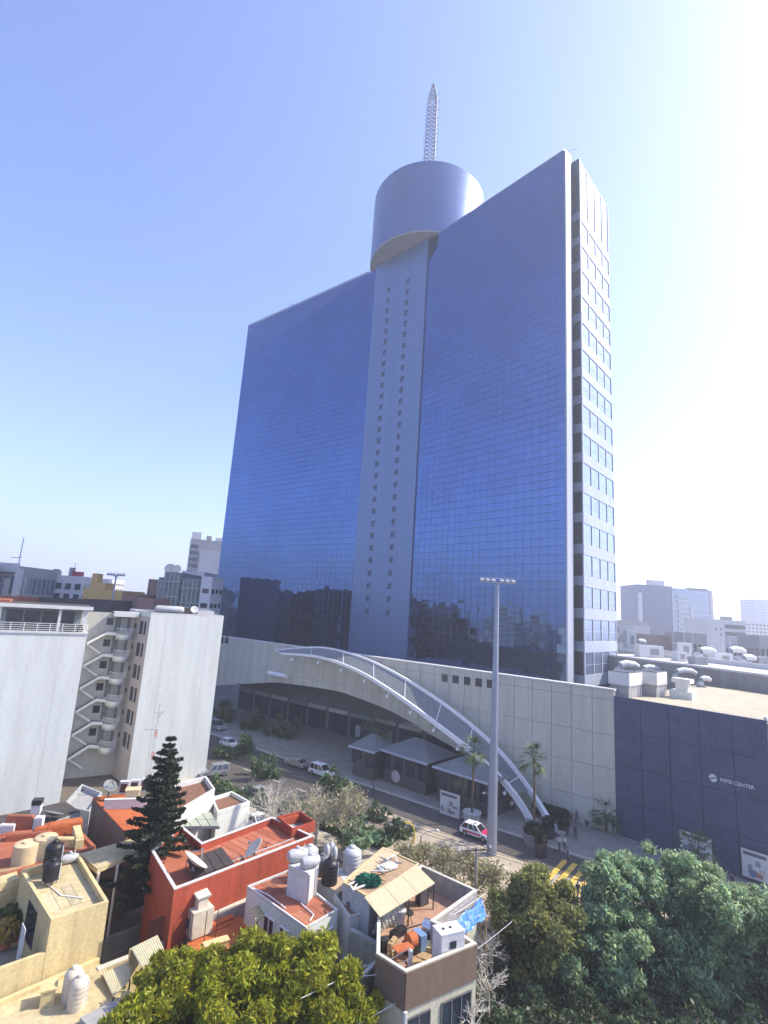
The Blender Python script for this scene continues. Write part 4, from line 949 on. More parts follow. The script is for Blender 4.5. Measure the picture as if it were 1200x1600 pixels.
# right skyline
gl1 = M('far_blue_glass', (.045, .085, .17), .15, metal=.6, var=.1, scale=.05); gl2 = M('far_pale_glass', (.24, .33, .45), .15, metal=.5, var=.15, scale=.05)
t, a, b, n, zt = bld('office_tower_block', 'dark blue glass office slab on the right skyline', 996, 1050, 916, 420, 30, gl1, 14, 1, bands=True, glass=gl1, winh=.82, fh=4.2, cat='office block')
e = b-a; MB().slab(a, a+e*.1, 0, zt-6, .1, 1.5).build('white_pier', palec, t); MB().slab(b-e*.02, b, 0, zt-3, .1, .8).build('white_edge', palec, t); onbox(t, 'plant_room', palec, a, b, n, zt, .35, .8, 5, .1, .5)
t, a, b, n, zt = bld('office_tower_block', 'paler glass office with white balconies right of the dark slab', 1051, 1112, 922, 440, 30, gl2, 0, 1, cat='office block')
e = b-a
for k in range(13): MB().slab(a+e*.1, a+e*(.36+.02*k*.3), zt-7-k*4.2, zt-5.2-k*4.2, .1, 1.6).build('balcony_band', palec, t)
MB().slab(a+e*.42, a+e*.5, 0, zt-14, .1, 1).build('white_fin', palec, t); MB().slab(a+e*.93, b, 0, zt, .05, .8).build('white_edge', palec, t)
for k in range(11): MB().slab(a+e*.52, a+e*.92, zt-4-k*4.2, zt-3.7-k*4.2, .0, .3).build('floor_line', palec, t)
onbox(t, 'roof_edge', M('dark_roof'), a, b, n, zt, .4, .9, 1.6, .0, .4)
bld('office_tower_block', 'distant blue tower at the far right edge', 1177, 1205, 938, 800, 30, gl1, 10, 1, bands=True, glass=gl2, fh=4.5, winh=.4, cat='office block')
bld('apartment_building', 'white apartment house below the distant blue tower', 1167, 1215, 973, 500, 25, palec, 5, 8, fh=3.4)
t, a, b, n, zt = bld('apartment_building', 'grey building with a blank wall left and dark glazing right', 1106, 1164, 971, 260, 20, palec, 0)
e = b-a
for k in range(6): MB().slab(a+e*.45, b-e*.02, zt-1.5-k*3.5-1.9, zt-1.5-k*3.5, .05, .4).build('window_band', darkglass, t)
for f, k in ((.18, 1), (.32, 2), (.32, 1)): MB().slab(a+e*f, a+e*(f+.03), zt-2-k*2.6, zt-.8-k*2.6, .02, .1).build('window', darkglass, t)
onbox(t, 'roof_room', greyc, a, b, n, zt, .5, .7, 2.4, .1, .5)
bld('low_building', 'grey low block beside the end of the tower', 962, 1013, 972, 330, 20, greyc, 4, 6, group='low roofs on the right skyline')
bld('low_building', 'pale low block in front of the dark glass slab', 990, 1016, 980, 260, 16, palec, 3, 4, group='low roofs on the right skyline')
bld('low_building', 'flat grey house row with two storeys of windows', 1066, 1104, 992, 230, 14, greyc, 3, 5, group='low roofs on the right skyline')
bld('low_building', 'small stepped house left of the two storey row', 1016, 1064, 996, 240, 14, brick, 2, 6, group='low roofs on the right skyline')
bld('low_building', 'pale house below the white apartment house', 1164, 1190, 1000, 210, 12, palec, 3, 3, group='low roofs on the right skyline')
bld('low_building', 'grey house at the right picture edge', 1186, 1220, 997, 200, 12, greyc, 3, 4, group='low roofs on the right skyline')
for k in range(16):   # roofs further off in the haze
    x0 = rr.uniform(960, 1200); y = rr.uniform(500, 1500); bld('low_building', 'hazy far house roof on the right horizon', x0, x0+rr.uniform(10, 26), 985-rr.uniform(-6, 6)*400/y+ (x0-1100)*.064, y, 20, rr.choice((greyc, palec, brick)), 2, 4, fh=3.5, group='hazy far roofs on the right horizon')
for k in range(12):
    x0 = rr.uniform(-20, 330); y = rr.uniform(400, 1400); bld('low_building', 'hazy far house roof on the left horizon', x0, x0+rr.uniform(10, 26), 918+x0*.064-rr.uniform(-8, 8)*400/y, y, 20, rr.choice((greyc, palec, brick)), 2, 4, fh=3.5, group='hazy far roofs on the left horizon')
# city behind the camera's left, which the mirror facade looks at
mb = MB()
for k in range(34):
    x = -rr.uniform(95, 420); y = rr.uniform(-60, 260); h = rr.uniform(9, 34); wd = rr.uniform(14, 30); mi = rr.randrange(4)
    mb.box((x, y, h/2), (wd, wd, h), rz=.6, mi=mi); mb.box((x, y, h+1), (wd*.3, wd*.3, 2), rz=.6, mi=mi)
    for q in range(int(h/3.5)): mb.box((x, y, 2+q*3.5), (wd+.3, wd*.8, 1.5), rz=.6, mi=3); mb.box((x, y, 2+q*3.5), (wd*.8, wd+.3, 1.5), rz=.6, mi=3)
tag(mb.build('city_mass', [greyc, palec, brick, M('dark_roof')]), 'city blocks off to the left that show as reflections in the mirror facade', 'city', kind='stuff')
# ================================================================== ROOFSCAPE behind the event hall
ra, rb2 = V2(atz(1000, 1052, HZ-.35)), V2(atz(1230, 1088, HZ-.35)); zt2 = zat(1100, 1046, V2(atz(1100, 1070, HZ-.35)))
ue = (rb2-ra).normalized(); un = Vector((ue.y, -ue.x, 0)); un = -un if un.y > 0 else un
ra = ra-ue*14
up = thing('exhibition_hall', 'wide exhibition hall with white roof and grey concrete side behind the beige roof', 'building', (ra+rb2)/2)
MB().prism([ra, rb2, rb2-un*70, ra-un*70], 0, zt2, top=1).build('volume', [M('weathered_concrete', (.30, .29, .26), .9, var=.2, scale=.4, streak=True, stain=.5), M('white_roof', (.50, .50, .49), .8, var=.06, scale=.3, stain=.15)], up)
MB().slab(ra, rb2, zt2, zt2+.35, -.6, .06).build('coping', white, up)
for off in (18, 40): MB().slab(ra-un*off, rb2-un*off, zt2, zt2+1.0, -.3, .3).build('roof_upstand', white, up)
for k in range(1, 9): p = ra.lerp(rb2, k/9); MB().slab(p-ue*.03, p+ue*.03, HZ, zt2, 0, .02).build('wall_joint', cgrey, up)
def unit(name, label, c, sx, sy, sz, rz, m, kind='box', cat='roof unit', group=None):
    t = thing(name, label, cat, c, group=group); up_ = Vector((0, 0, 1))
    if kind == 'chiller':
        MB().box(c+up_*(sz*.72), (sx, sy, sz*.5), rz).build('casing', m, t); MB().box(c+up_*(sz*.985), (sx*.96, sy*.94, .05), rz).build('grille', darksteel, t)
        MB().box(c+up_*(sz*.24), (sx*.9, sy*.85, sz*.46), rz).build('lower_box', cgrey, t)
        ex = Vector((math.cos(rz), math.sin(rz), 0)); ey = Vector((-ex.y, ex.x, 0))
        for k in range(7): MB().tube(c+ex*(sx*(-.42+.14*k))-ey*sy*.48+up_*.05, c+ex*(sx*(-.42+.14*k))-ey*sy*.47+up_*sz*.47, .05, n=5).build('pipe', whitemetal, t)
    elif kind == 'hood':
        pts = [c+Vector((math.cos(rz), math.sin(rz), 0))*x+up_*z for x, z in ((-.5*sx, .0), (-.5*sx, sz*.55), (-.38*sx, sz*.85), (-.1*sx, sz), (.3*sx, sz*.95), (.5*sx, sz*.8))]
        MB().path(pts, [sy*.5]*4+[sy*.45, sy*.35], n=12).build('duct', m, t, smooth=True); MB().box(c+Vector((math.cos(rz), math.sin(rz), 0))*(-.5*sx)+up_*.2, (sy*1.2, sy*1.2, .4), rz).build('curb', cgrey, t)
    elif kind == 'vent':
        MB().box(c+up_*(sz*.18), (sx, sy, sz*.36), rz).build('base', m, t); MB().box(c+up_*(sz*.55), (sx*.55, sy*.55, sz*.4), rz).build('neck', m, t); MB().box(c+up_*(sz*.82), (sx*.8, sy*.8, sz*.2), rz).build('cap', m, t)
    else:
        MB().box(c+up_*(sz/2), (sx, sy, sz), rz).build('casing', m, t, bevel=.05); MB().box(c+up_*(sz+.06), (sx*.7, sy*.7, .12), rz).build('lid', steel, t)
        MB().box(c+Vector((0, -sy*.5-.02, sz*.5)), (sx*.6, .06, sz*.5), rz*.0).build('louvre', cgrey, t)
    return t
er = math.atan2(eu.y, eu.x)
hz = HZ-.35
unit('chiller', 'grey chiller unit nearest the end of the concrete wall', atz(978, 1087, hz), 4.6, 2.8, 3.3, er+R(90), palec, 'chiller', group='chillers on the event hall roof')
unit('chiller', 'second chiller unit beside the mushroom vent', atz(1019, 1086, hz), 4.0, 2.8, 3.4, er+R(90), palec, 'chiller', group='chillers on the event hall roof')
unit('roof_vent', 'squat mushroom vent in the middle of the beige roof', atz(1068, 1091, hz), 2.9, 2.4, 2.9, er, M('vent_cream', (.66, .65, .58), .7), 'vent', cat='vent')
unit('roof_duct', 'white bent duct in front of the weathered concrete wall', atz(1072, 1068, hz), 4.0, 1.0, 2.3, .1, white, 'hood', cat='duct')
unit('roof_duct', 'long white duct behind the chillers close to the tower', atz(982, 1056, hz), 4.0, 1.5, 2.2, .1, white, 'hood', cat='duct')
unit('roof_duct', 'pointed white duct behind the second chiller', atz(1017, 1056, hz), 3.6, 1.2, 1.6, .1, white, 'hood', cat='duct')
unit('roof_duct', 'short white gooseneck at the right on the beige roof', atz(1103, 1074, hz), 1.8, .9, 1.5, .1, white, 'hood', cat='duct')
for k, (px, py, sx, sz, kd, lab) in enumerate(((1014, 1027, 6, 2.6, 'box', 'wide white cabin'), (984, 1013, 3.2, 5.2, 'box', 'tall white stair hut'), (1066, 1024, 4.2, 3.2, 'box', 'stacked white air handler'), (1061, 1033, 2.2, 2, 'box', 'small white fan box'), (1105, 1030, 4.5, 2.2, 'hood', 'curved white hood'), (1126, 1035, 4.6, 2.0, 'box', 'low white air handler'), (1152, 1031, 4.6, 2.6, 'hood', 'big arched white hood'), (1091, 1038, 3, 1.5, 'box', 'round-topped grey box'), (1170, 1037, 3.2, 1.4, 'hood', 'low white hood'), (1192, 1038, 4, 1.6, 'box', 'grey box at the picture edge'), (1040, 1026, 4, 1.3, 'box', 'low grey box'), (1003, 1010, 2.6, 1.8, 'hood', 'domed white hood'))):
    unit('roof_unit', lab+' on the white exhibition hall roof', atz(px, py, zt2), sx, 2.0 if kd == 'box' else 1.6, sz, .15, white if 'white' in lab else cgrey, kd, group='plant on the exhibition hall roof')
for px, py0, od in ((1053, 1020, 'first'), (1070, 1015, 'second'), (1130, 1030, 'fourth'), (1142, 1030, 'last'), (1083, 1015, 'third')):
    p = atz(px, py0, zt2); tag(MB().tube(p, p+Vector((0, 0, zat(px, py0-34, p)-zt2)), .06, n=6).lathe(p, [(.25, 0), (.25, .15)], n=8).build('rod', whitemetal), '%s thin white lightning rod from the left on the exhibition hall roof' % od, 'rod', 'lightning rods on the exhibition hall roof')
# tent dome
p = atz(1146, 1022, 14); t = thing('tent', 'tan tensile tent roof beyond the white exhibition hall', 'tent', (p.x, p.y, 0)); Wt = 9; mb = MB(); n_ = 12
for i in range(n_):
    for j in range(6):
        def tp_(i, j):
            u_, v_ = i/n_*2-1, j/6*2-1; return Vector((p.x+u_*Wt, p.y+v_*6, 14.6+4.2*(1-u_*u_)*(1-.5*v_*v_)))
        mb.quad(tp_(i, j), tp_(i+1, j), tp_(i+1, j+1), tp_(i, j+1))
mb.build('membrane', M('tent_tan', (.62, .45, .30), .8, var=.06), t, smooth=True)
for sx in (-1, 1): MB().tube((p.x+sx*Wt, p.y-6, 0), (p.x+sx*Wt, p.y-6, 14.6), .15).build('post', whitemetal, t)
# ================================================================== FOREGROUND HOUSES
UP = Vector((0, 0, 1))
def pz(l, z): return [atz(x, y, z) for x, y in l]
def house(name, label, roof, z, zb, wallm, roofm, par=0., pt=.2, parm=None, cat='house', group=None):
    P = pz(roof, z); c = sum((V2(p) for p in P), Vector((0, 0, 0)))/len(P)
    t = thing(name, label, cat, (c.x, c.y, zb), group=group)
    zr_ = z-par
    MB().prism(P, zb, zr_-.02).build('wall', wallm, t)
    I = [V2(p)+(c-V2(p)).normalized()*.0 for p in P]
    MB().prism(P, zr_-.016, zr_).build('roof', roofm, t)
    if par: MB().rim(P, zr_, z, pt).build('parapet', parm or wallm, t)
    return t, P, zr_
def wallpart(t, nm, m, a, b, z0, z1, f0, f1, d0=-.02, d1=.05):
    a, b = V2(a), V2(b); return MB().slab(a.lerp(b, f0), a.lerp(b, f1), z0, z1, d0, d1).build(nm, m, t)
def framed(t, a, b, z0, z1, f0, f1, fm=None, panes=2):
    w_ = wallpart(t, 'window', darkglass, a, b, z0, z1, f0, f1, -.02, .04); a, b = V2(a), V2(b); fm = fm or whitemetal
    mb = MB()
    for f in np.linspace(f0, f1, panes+1): p = a.lerp(b, f); e = (b-a).normalized(); mb.slab(p-e*.04, p+e*.04, z0, z1, .0, .08)
    mb.slab(a.lerp(b, f0), a.lerp(b, f1), z0-.05, z0+.03, 0, .1); mb.slab(a.lerp(b, f0), a.lerp(b, f1), z1-.03, z1+.05, 0, .08); mb.build('frame', fm, w_); return w_
# -- cream house, lower left
t, P, zr_ = house('cream_house', 'cream rendered house with flat roof in the lower left', [(80, 1437), (170, 1408), (123, 1332), (33, 1361)], 6.0, 0, cream, creamtop, .45, .22)
ch, CP = t, P
e = (V2(P[1])-V2(P[0])).normalized(); a0 = V2(P[0])-e*9
zc = atw(75, 1487, P[0], e).z
MB().slab(a0, V2(P[0])-e*.02, 0, zc, -.25, .0).build('courtyard_wall', cream, ch)
n_ = Vector((e.y, -e.x, 0)); n_ = -n_ if n_.dot(-V2(P[0])) < 0 else n_
MB().prism([a0-n_*.3, V2(P[0])-n_*.3, V2(P[0])-n_*6, a0-n_*6], 0, 2.2).build('courtyard_floor', M('court_floor', (.30, .27, .20), .9, stain=.4), ch)
# window on the courtyard side, with its open white frame
s0_, s1_ = V2(P[0]), V2(P[3])
wd_ = MB().slab(s0_.lerp(s1_, .35), s0_.lerp(s1_, .62), 3.2, 5.3, -.03, .05).build('window', darkglass, ch)
MB().slab(s0_.lerp(s1_, .3)-e*.9, s0_.lerp(s1_, .3)-e*.85, 3.0, 5.2, 0, .9).build('open_sash', white, wd_)
# ledge steps left of it
for k in range(4):
    q = pz([(-10, 1372+k*9), (26, 1361+k*9), (30, 1372+k*9), (-10, 1384+k*9)], 5.4-k*.45)
    MB().prism(q, 4.9-k*.45, 5.4-k*.45).build('terrace_step', cream, ch)
MB().prism(pz([(-10, 1378), (30, 1366), (70, 1425), (40, 1470), (-10, 1480)], 2.4), 0, 2.4).build('lower_terrace', creamtop, ch)
p = atz(18, 1465, 2.4)
for k, (px, py, c_) in enumerate(((14, 1458, (.10, .12, .03)), (6, 1482, (.3, .2, .03)), (24, 1468, (.03, .05, .02)))):
    q = atz(px, py, 2.4); tt = thing('potted_plant', ['green potted plant in the cream courtyard', 'yellowing potted plant at the courtyard edge', 'dark potted plant by the courtyard wall'][k], 'plant', q)
    MB().lathe(q, [(.3, 0), (.4, .5)], n=12).build('pot', terracotta, tt); bush('foliage', tt, q+UP*1.1, (.7, .7, .7), 260, .25, leafmat('pot%d' % k, c_))
# -- narrow roof wing towards the pine, on thin columns
P = pz([(124, 1334), (208, 1310), (216, 1330), (152, 1357)], 5.6)
t = thing('cream_wing', 'narrow cream roof wing on thin columns beside the pine', 'house', V2(sum(P, Vector())/4))
MB().prism(P, 5.25, 5.6).build('roof_slab', creamtop, t); MB().prism([V2(P[0]), V2(P[1]), V2(P[1]).lerp(V2(P[2]), .3), V2(P[0]).lerp(V2(P[3]), .3)], 0, 5.2).build('wall', brownwall, t)
for f in (.05, .5): q = V2(P[3]).lerp(V2(P[2]), f); MB().tube((q.x, q.y, 0), (q.x, q.y, 5.25), .1).build('column', white, t)
# -- lowest cream roof strip in the corner
t, P, zr_ = house('low_annex', 'low pale annex roof in the bottom left corner', [(-40, 1592), (155, 1505), (215, 1560), (150, 1640), (-40, 1680)], 2.6, 0, cream, creamtop, .0)
MB().slab(V2(P[0]), V2(P[1]), 2.6, 2.85, -.3, .0).build('ledge', cream, t)
MB().prism(pz([(125, 1590), (185, 1560), (205, 1580), (150, 1615)], 2.9), 2.6, 2.9).build('raised_kerb', cgrey, t)
# -- water tanks
def tank(label, c, r, h, m, kind='upright', group=None, legs=0.):
    t = thing('water_tank', label, 'water tank', c, group=group); b = c+UP*legs
    if legs:
        for k in range(4): a = k*1.57+.4; MB().tube(c+Vector((math.cos(a)*r*.7, math.sin(a)*r*.7, 0)), b+Vector((math.cos(a)*r*.7, math.sin(a)*r*.7, 0)), .04, n=5).build('leg', steel, t)
        MB().box(b+UP*.02, (r*1.6, r*1.6, .08), .3).build('base_plate', steel, t)
    if kind == 'upright':
        prof = [(r*.97, 0)]
        for k in range(5): z = h*.72*(k+.5)/5; prof += [(r, z-.05), (r*.965, z), (r, z+.05)]
        prof += [(r, h*.72), (r*.86, h*.82), (r*.5, h*.9), (r*.36, h*.91)]
        MB().lathe(b, prof, n=24).build('barrel', m, t, smooth=True)
        MB().lathe(b+UP*h*.905, [(r*.36, 0), (r*.38, h*.04), (r*.3, h*.075), (.04, h*.09)], n=16).build('lid', m, t)
    elif kind == 'flat':
        MB().lathe(b, [(r, 0), (r*1.01, h*.5), (r, h), (r*.9, h*1.04)], n=24).build('barrel', m, t, smooth=True); MB().lathe(b+UP*h*1.04, [(r*.4, 0), (r*.35, .12)], n=14).build('lid', m, t)
    else:
        MB().lathe(b+UP*r, [(.05, -h/2), (r*.7, -h/2+.02), (r, -h/2+.3), (r, h/2-.3), (r*.7, h/2-.02), (.05, h/2)], n=20, axis='X', rz=R(35)).build('barrel', m, t, smooth=True); MB().lathe(b+UP*r*1.95, [(r*.35, 0), (r*.3, .15)], n=12).build('lid', m, t)
    MB().tube(b+Vector((r*1.02, 0, .1)), b+Vector((r*1.02, 0, h*.8)), .03, n=5).build('pipe', whitemetal, t)
    return t
tank('black water tank in front with pale lid on the cream roof', atz(78, 1381, 5.6), .55, 1.35, blacktank, legs=.3)
tank('taller black water tank behind the front black one', atz(79, 1366, 5.6), .6, 1.75, blacktank, legs=.55)
tank('tan round cistern at the left on the clay roof edge', atz(37, 1348, 5.2), .85, 1.35, tantank, 'flat')
tank('tan cistern partly hidden by the black water tanks', atz(67, 1340, 5.2), .8, 1.5, tantank, 'flat')
tank('white barrel lying on the cream roof behind the black tanks', atz(108, 1348, 5.6), .32, 1.1, whitetank, 'lying')
tank('left pale cylinder tank on the low annex roof', atz(110, 1560, 2.6), .5, 1.7, M('cement_tank', (.60, .54, .42), .9, stain=.3), 'upright')
tank('right pale cylinder tank on the low annex roof', atz(119, 1574, 2.6), .5, 1.7, M('cement_tank'), 'upright')
q = atz(73, 1566, 2.6); tag(MB().box(q+UP*.4, (.7, .8, .8), .5).box(q+UP*.83, (.85, .95, .08), .5).build('masonry_box', cream), 'small cream masonry box beside the cylinder tanks', 'box')
# -- terracotta cluttered roof
t, P, zr_ = house('clay_roof_house', 'house with cluttered terracotta roof at the left edge', [(-30, 1375), (100, 1340), (150, 1322), (108, 1278), (-30, 1310)], 5.4, 0, brownwall, terracotta, .2, .25, terracotta)
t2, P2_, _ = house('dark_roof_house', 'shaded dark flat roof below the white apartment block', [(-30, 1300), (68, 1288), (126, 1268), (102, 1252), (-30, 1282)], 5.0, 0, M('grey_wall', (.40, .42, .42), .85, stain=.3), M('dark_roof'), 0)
clut = [((28, 1300, 5.4), (2.2, .35, 1.3), .1, terracotta, 'upright clay coloured slab standing on the terracotta roof'), ((45, 1310, 5.4), (3.2, .8, .5), .35, terracotta, 'long low clay parapet across the terracotta roof'), ((100, 1300, 5.4), (2.6, 1.1, .8), .6, orange, 'stepped orange block at the back of the terracotta roof'), ((78, 1305, 5.4), (2.4, .7, .7), .5, orange, 'rounded orange kerb on the terracotta roof'), ((120, 1315, 5.4), (.6, 3.2, .7), .6, cream, 'cream low wall bending along the terracotta roof'), ((92, 1322, 5.4), (3.0, .5, .6), .1, cream, 'cream beam lying across the terracotta roof'), ((58, 1300, 5.4), (.7, .6, 1.2), .2, white, 'white box on the terracotta roof beside the chimney'), ((10, 1302, 5.4), (1.2, .6, .7), .2, white, 'white box at the far left of the terracotta roof'), ((72, 1325, 5.4), (1.6, .9, .5), .4, cream, 'cream lid on the tan cistern side'), ((30, 1360, 5.4), (3.4, .6, .14), .5, wood, 'plank lying on the terracotta roof edge'), ((95, 1335, 5.4), (1.7, .25, .12), .3, wood, 'short orange plank near the black tanks')]
for (px, py, z), sz, rz, m, lab in clut:
    q = atz(px, py, z-.2); tag(MB().box(q+UP*sz[2]/2, sz, rz).box(q+UP*(sz[2]+.03), (sz[0]*.9, sz[1]*.8, .05), rz+.02).build('roof_block', m, bevel=.04), lab, 'roof block', 'clutter on the terracotta roof')
q = atz(53, 1287, 5.0); tt = thing('chimney', 'white chimney with dark louvred cap at the dark roof edge', 'chimney', q)
MB().box(q+UP*.8, (.75, .75, 1.6), .3).build('stack', white, tt); [MB().box(q+UP*(1.7+.16*k), (.8, .8, .08), .3).build('louvre', darksteel, tt) for k in range(3)]
q = atz(80, 1283, 5.0); tt = thing('satellite_dish', 'dark round dish lying on the shaded roof behind the clay blocks', 'satellite dish', q); dishpart(tt, q+UP*.5, .9, R(70), 1.2, False, M('dish_dark', (.15, .17, .18), .5)); MB().tube(q, q+UP*.5, .06).build('stand', steel, tt)
# -- orange topped house with brown flank
t, P, zr_ = house('brown_house', 'brown flanked house with orange roof left of the pine', [(145, 1246), (212, 1238), (262, 1282), (196, 1300)], 6.2, 0, brownwall, orange, .12, .15, orange)
q = atz(168, 1250, 6.1); tt = thing('satellite_dish', 'tilted dark dish on a mast on the orange roof', 'satellite dish', q); MB().tube(q, q+UP*1.1, .06).box(q+UP*.05, (.7, .7, .1)).build('stand', darksteel, tt); dishpart(tt, q+UP*1.2, .65, R(-30), .9, True, M('dish_dark'))
q = atz(195, 1263, 6.1); tag(MB().box(q+UP*.4, (3.6, .3, .8), .25).box(q+UP*.82, (3.7, .4, .06), .25).build('white_parapet', white), 'white low wall across the orange roof behind the pine', 'low wall')
q = atz(175, 1262, 6.1); tag(MB().box(q+UP*.06, (1.8, .18, .12), .3).box(q+UP*.16, (.2, .25, .1), .3).build('dark_pipe', darksteel), 'dark pipe lying on the orange roof', 'pipe')
for k, (px, lab) in enumerate(((193, 'first'), (209, 'second'), (226, 'third'))):
    q = atz(px, 1240-k*2, 6.0); tt = thing('air_conditioner', '%s white air conditioner from the left behind the orange roof' % lab, 'air conditioner', q, group='air conditioners behind the orange roof')
    MB().box(q+UP*.6, (.9, .5, 1.2), .2).build('casing', white, tt); MB().box(q+UP*.6+Vector((.05, -.27, 0)), (.62, .04, .8), .2).build('grille', darkglass, tt)
q = atz(205, 1258, 6.1); tag(MB().box(q+UP*.7, (1.2, .9, 1.4), .3).box(q+UP*1.44, (1.35, 1.05, .08), .3).build('cream_hut', tantank), 'tan roof hut between the air conditioners and the pine', 'hut')
# small lean-to under the stairs and court between
house('grey_annex', 'grey low annex at the foot of the outdoor staircase', [(98, 1258), (140, 1268), (160, 1238), (128, 1225)], 4.2, 0, M('grey_wall'), cgrey, .5, .2)
# -- white walled houses by the street
t, P, zr_ = house('white_house', 'white gabled wall house between the pine and the street', [(276, 1268), (336, 1232), (322, 1212), (255, 1228)], 6.6, 0, white, M('brown_roof', (.20, .10, .06), .9, var=.2, stain=.3), .5, .2, white)
t, P, zr_ = house('white_garage', 'pale low building with brown roof right of the white gable', [(340, 1268), (391, 1252), (362, 1236), (330, 1246)], 5.2, 0, offwhite, M('brown_roof'), .35, .18, offwhite)
q = pz([(284, 1290), (344, 1290), (330, 1268), (272, 1272)], 5.0)
t = thing('glass_roof', 'greenish glazed patio roof behind the red house', 'skylight', V2(sum(q, Vector())/4))
MB().prism(q, 4.7, 4.85).build('tray', cgrey, t)
for i in range(4):
    for j in range(2):
        A_, B_ = q[0].lerp(q[1], i/4+.01), q[0].lerp(q[1], (i+1)/4-.01); D_, C_ = q[3].lerp(q[2], i/4+.01), q[3].lerp(q[2], (i+1)/4-.01)
        MB().prism([A_.lerp(D_, j/2+.01), B_.lerp(C_, j/2+.01), B_.lerp(C_, (j+1)/2-.01), A_.lerp(D_, (j+1)/2-.01)], 4.88, 4.94).build('pane', M('green_glass', (.30, .34, .26), .15, var=.15), t)
# -- big red house
t, P, zr_ = house('red_house', 'red walled house with wide red flat roof', [(272, 1391), (490, 1307), (425, 1277), (316, 1317), (284, 1291), (236, 1330)], 6.2, 0, redwall, M('red_roof', (.38, .12, .06), .85, var=.14, scale=.8, stain=.3, bump=.1), .55, .16, redwall)
rh = t; RP = P
MB().rim(P, 6.2, 6.27, .22).build('white_coping', white, rh)
for k, (pts, lab) in enumerate((([(432, 1292), (468, 1283), (492, 1300), (455, 1312)], ''),)):
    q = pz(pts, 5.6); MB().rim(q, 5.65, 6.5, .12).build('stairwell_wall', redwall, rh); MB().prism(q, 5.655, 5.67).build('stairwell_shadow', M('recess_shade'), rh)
    MB().slab(V2(q[0]).lerp(V2(q[3]), .1), V2(q[1]).lerp(V2(q[2]), .1), 5.65, 6.3, -.1, .1).build('stairwell_divider', redwall, rh)
q = atz(397, 1343, 5.65); tt = thing('satellite_dish', 'cream satellite dish standing on the red roof near its front edge', 'satellite dish', q); MB().tube(q, q+UP*.55, .06).tube(q+Vector((-.4, 0, 0)), q+UP*.5, .03).tube(q+Vector((.3, .3, 0)), q+UP*.5, .03).build('stand', steel, tt); dishpart(tt, q+UP*.75, .8, R(-160), .8, True)
q = atz(300, 1372, 5.65); tt = thing('satellite_dish', 'larger cream satellite dish at the red roof corner beside the pine', 'satellite dish', q); MB().tube(q, q+UP*.8, .07).tube(q+Vector((-.5, .1, 0)), q+UP*.7, .03).tube(q+Vector((.4, -.3, 0)), q+UP*.7, .03).build('stand', steel, tt); dishpart(tt, q+UP*1.0, 1.0, R(35), .95, True)
q = pz([(303, 1373), (366, 1350), (345, 1336), (290, 1356)], 5.9); tt = thing('solar_heater', 'dark panelled solar collector on the red roof beside the dish', 'solar panel', V2(sum(q, Vector())/4)+UP*5.65)
for i in range(4): MB().hexa([q[0].lerp(q[1], i/4+.01), q[0].lerp(q[1], (i+1)/4-.01), q[3].lerp(q[2], (i+1)/4-.01)+UP*.5, q[3].lerp(q[2], i/4+.01)+UP*.5]+[x+UP*.1 for x in (q[0].lerp(q[1], i/4+.01), q[0].lerp(q[1], (i+1)/4-.01), q[3].lerp(q[2], (i+1)/4-.01)+UP*.5, q[3].lerp(q[2], i/4+.01)+UP*.5)]).build('panel', M('collector', (.06, .05, .045), .25, var=.15), tt)
for i in range(5): f = i/4; MB().tube(q[3].lerp(q[2], f)-UP*.25, q[3].lerp(q[2], f)+UP*.5, .04, n=5).build('support', steel, tt)
q = atz(415, 1325, 5.65); tag(MB().path([q, q+UP*.3, q+Vector((.15, .1, .4)), q+Vector((.3, .2, .25))], .04).build('vent_pipe', darksteel), 'small hooked vent pipe on the red roof', 'pipe')
# shelf wall in front of the red house and boiler box
P = pz([(268, 1455), (300, 1442), (400, 1404), (395, 1396), (300, 1432), (266, 1446)], 3.6); t = thing('garden_wall', 'weathered grey wall below the red house front', 'wall', V2(P[1])); MB().prism(P, 0, 3.6).build('wall', cgrey, t); MB().prism(P, 3.6, 3.68).build('coping', concrete, t)
q = atz(310, 1452, 3.2); tt = thing('boiler_box', 'weathered cement boiler box with small hooded chimney', 'boiler', q)
MB().box(q+UP*.6, (1.5, 1.1, 1.6), .75).build('casing', M('cement_tank'), tt); MB().box(q+UP*1.75, (.7, .6, .7), .75).build('stack', M('cement_tank'), tt); MB().box(q+UP*2.2, (1.0, .8, .12), .75, rx=.15).build('hood', concrete, tt); MB().box(q+Vector((-.55, -.42, .6)), (.5, .1, .5), .75).build('hatch', darkglass, tt)
# orange court roof
t, P, zr_ = house('orange_patio', 'orange sealed patio roof below the red wall', [(300, 1500), (290, 1466), (372, 1428), (420, 1470), (400, 1510)], 2.9, 0, brownwall, orange, 0)
for k in range(2): MB().prism(pz([(303, 1448+k*9), (360, 1424+k*9), (366, 1432+k*9), (305, 1457+k*9)], 3.2-k*.2), 2.9, 3.2-k*.2).build('step', orange, t)
q = atz(336, 1486, 2.9); tag(MB().box(q+UP*.3, (1.6, .45, .5), .6, rx=.1).box(q+UP*.58, (1.7, .6, .06), .6).build('cream_trough', cream), 'cream trough lying on the orange patio roof', 'trough')
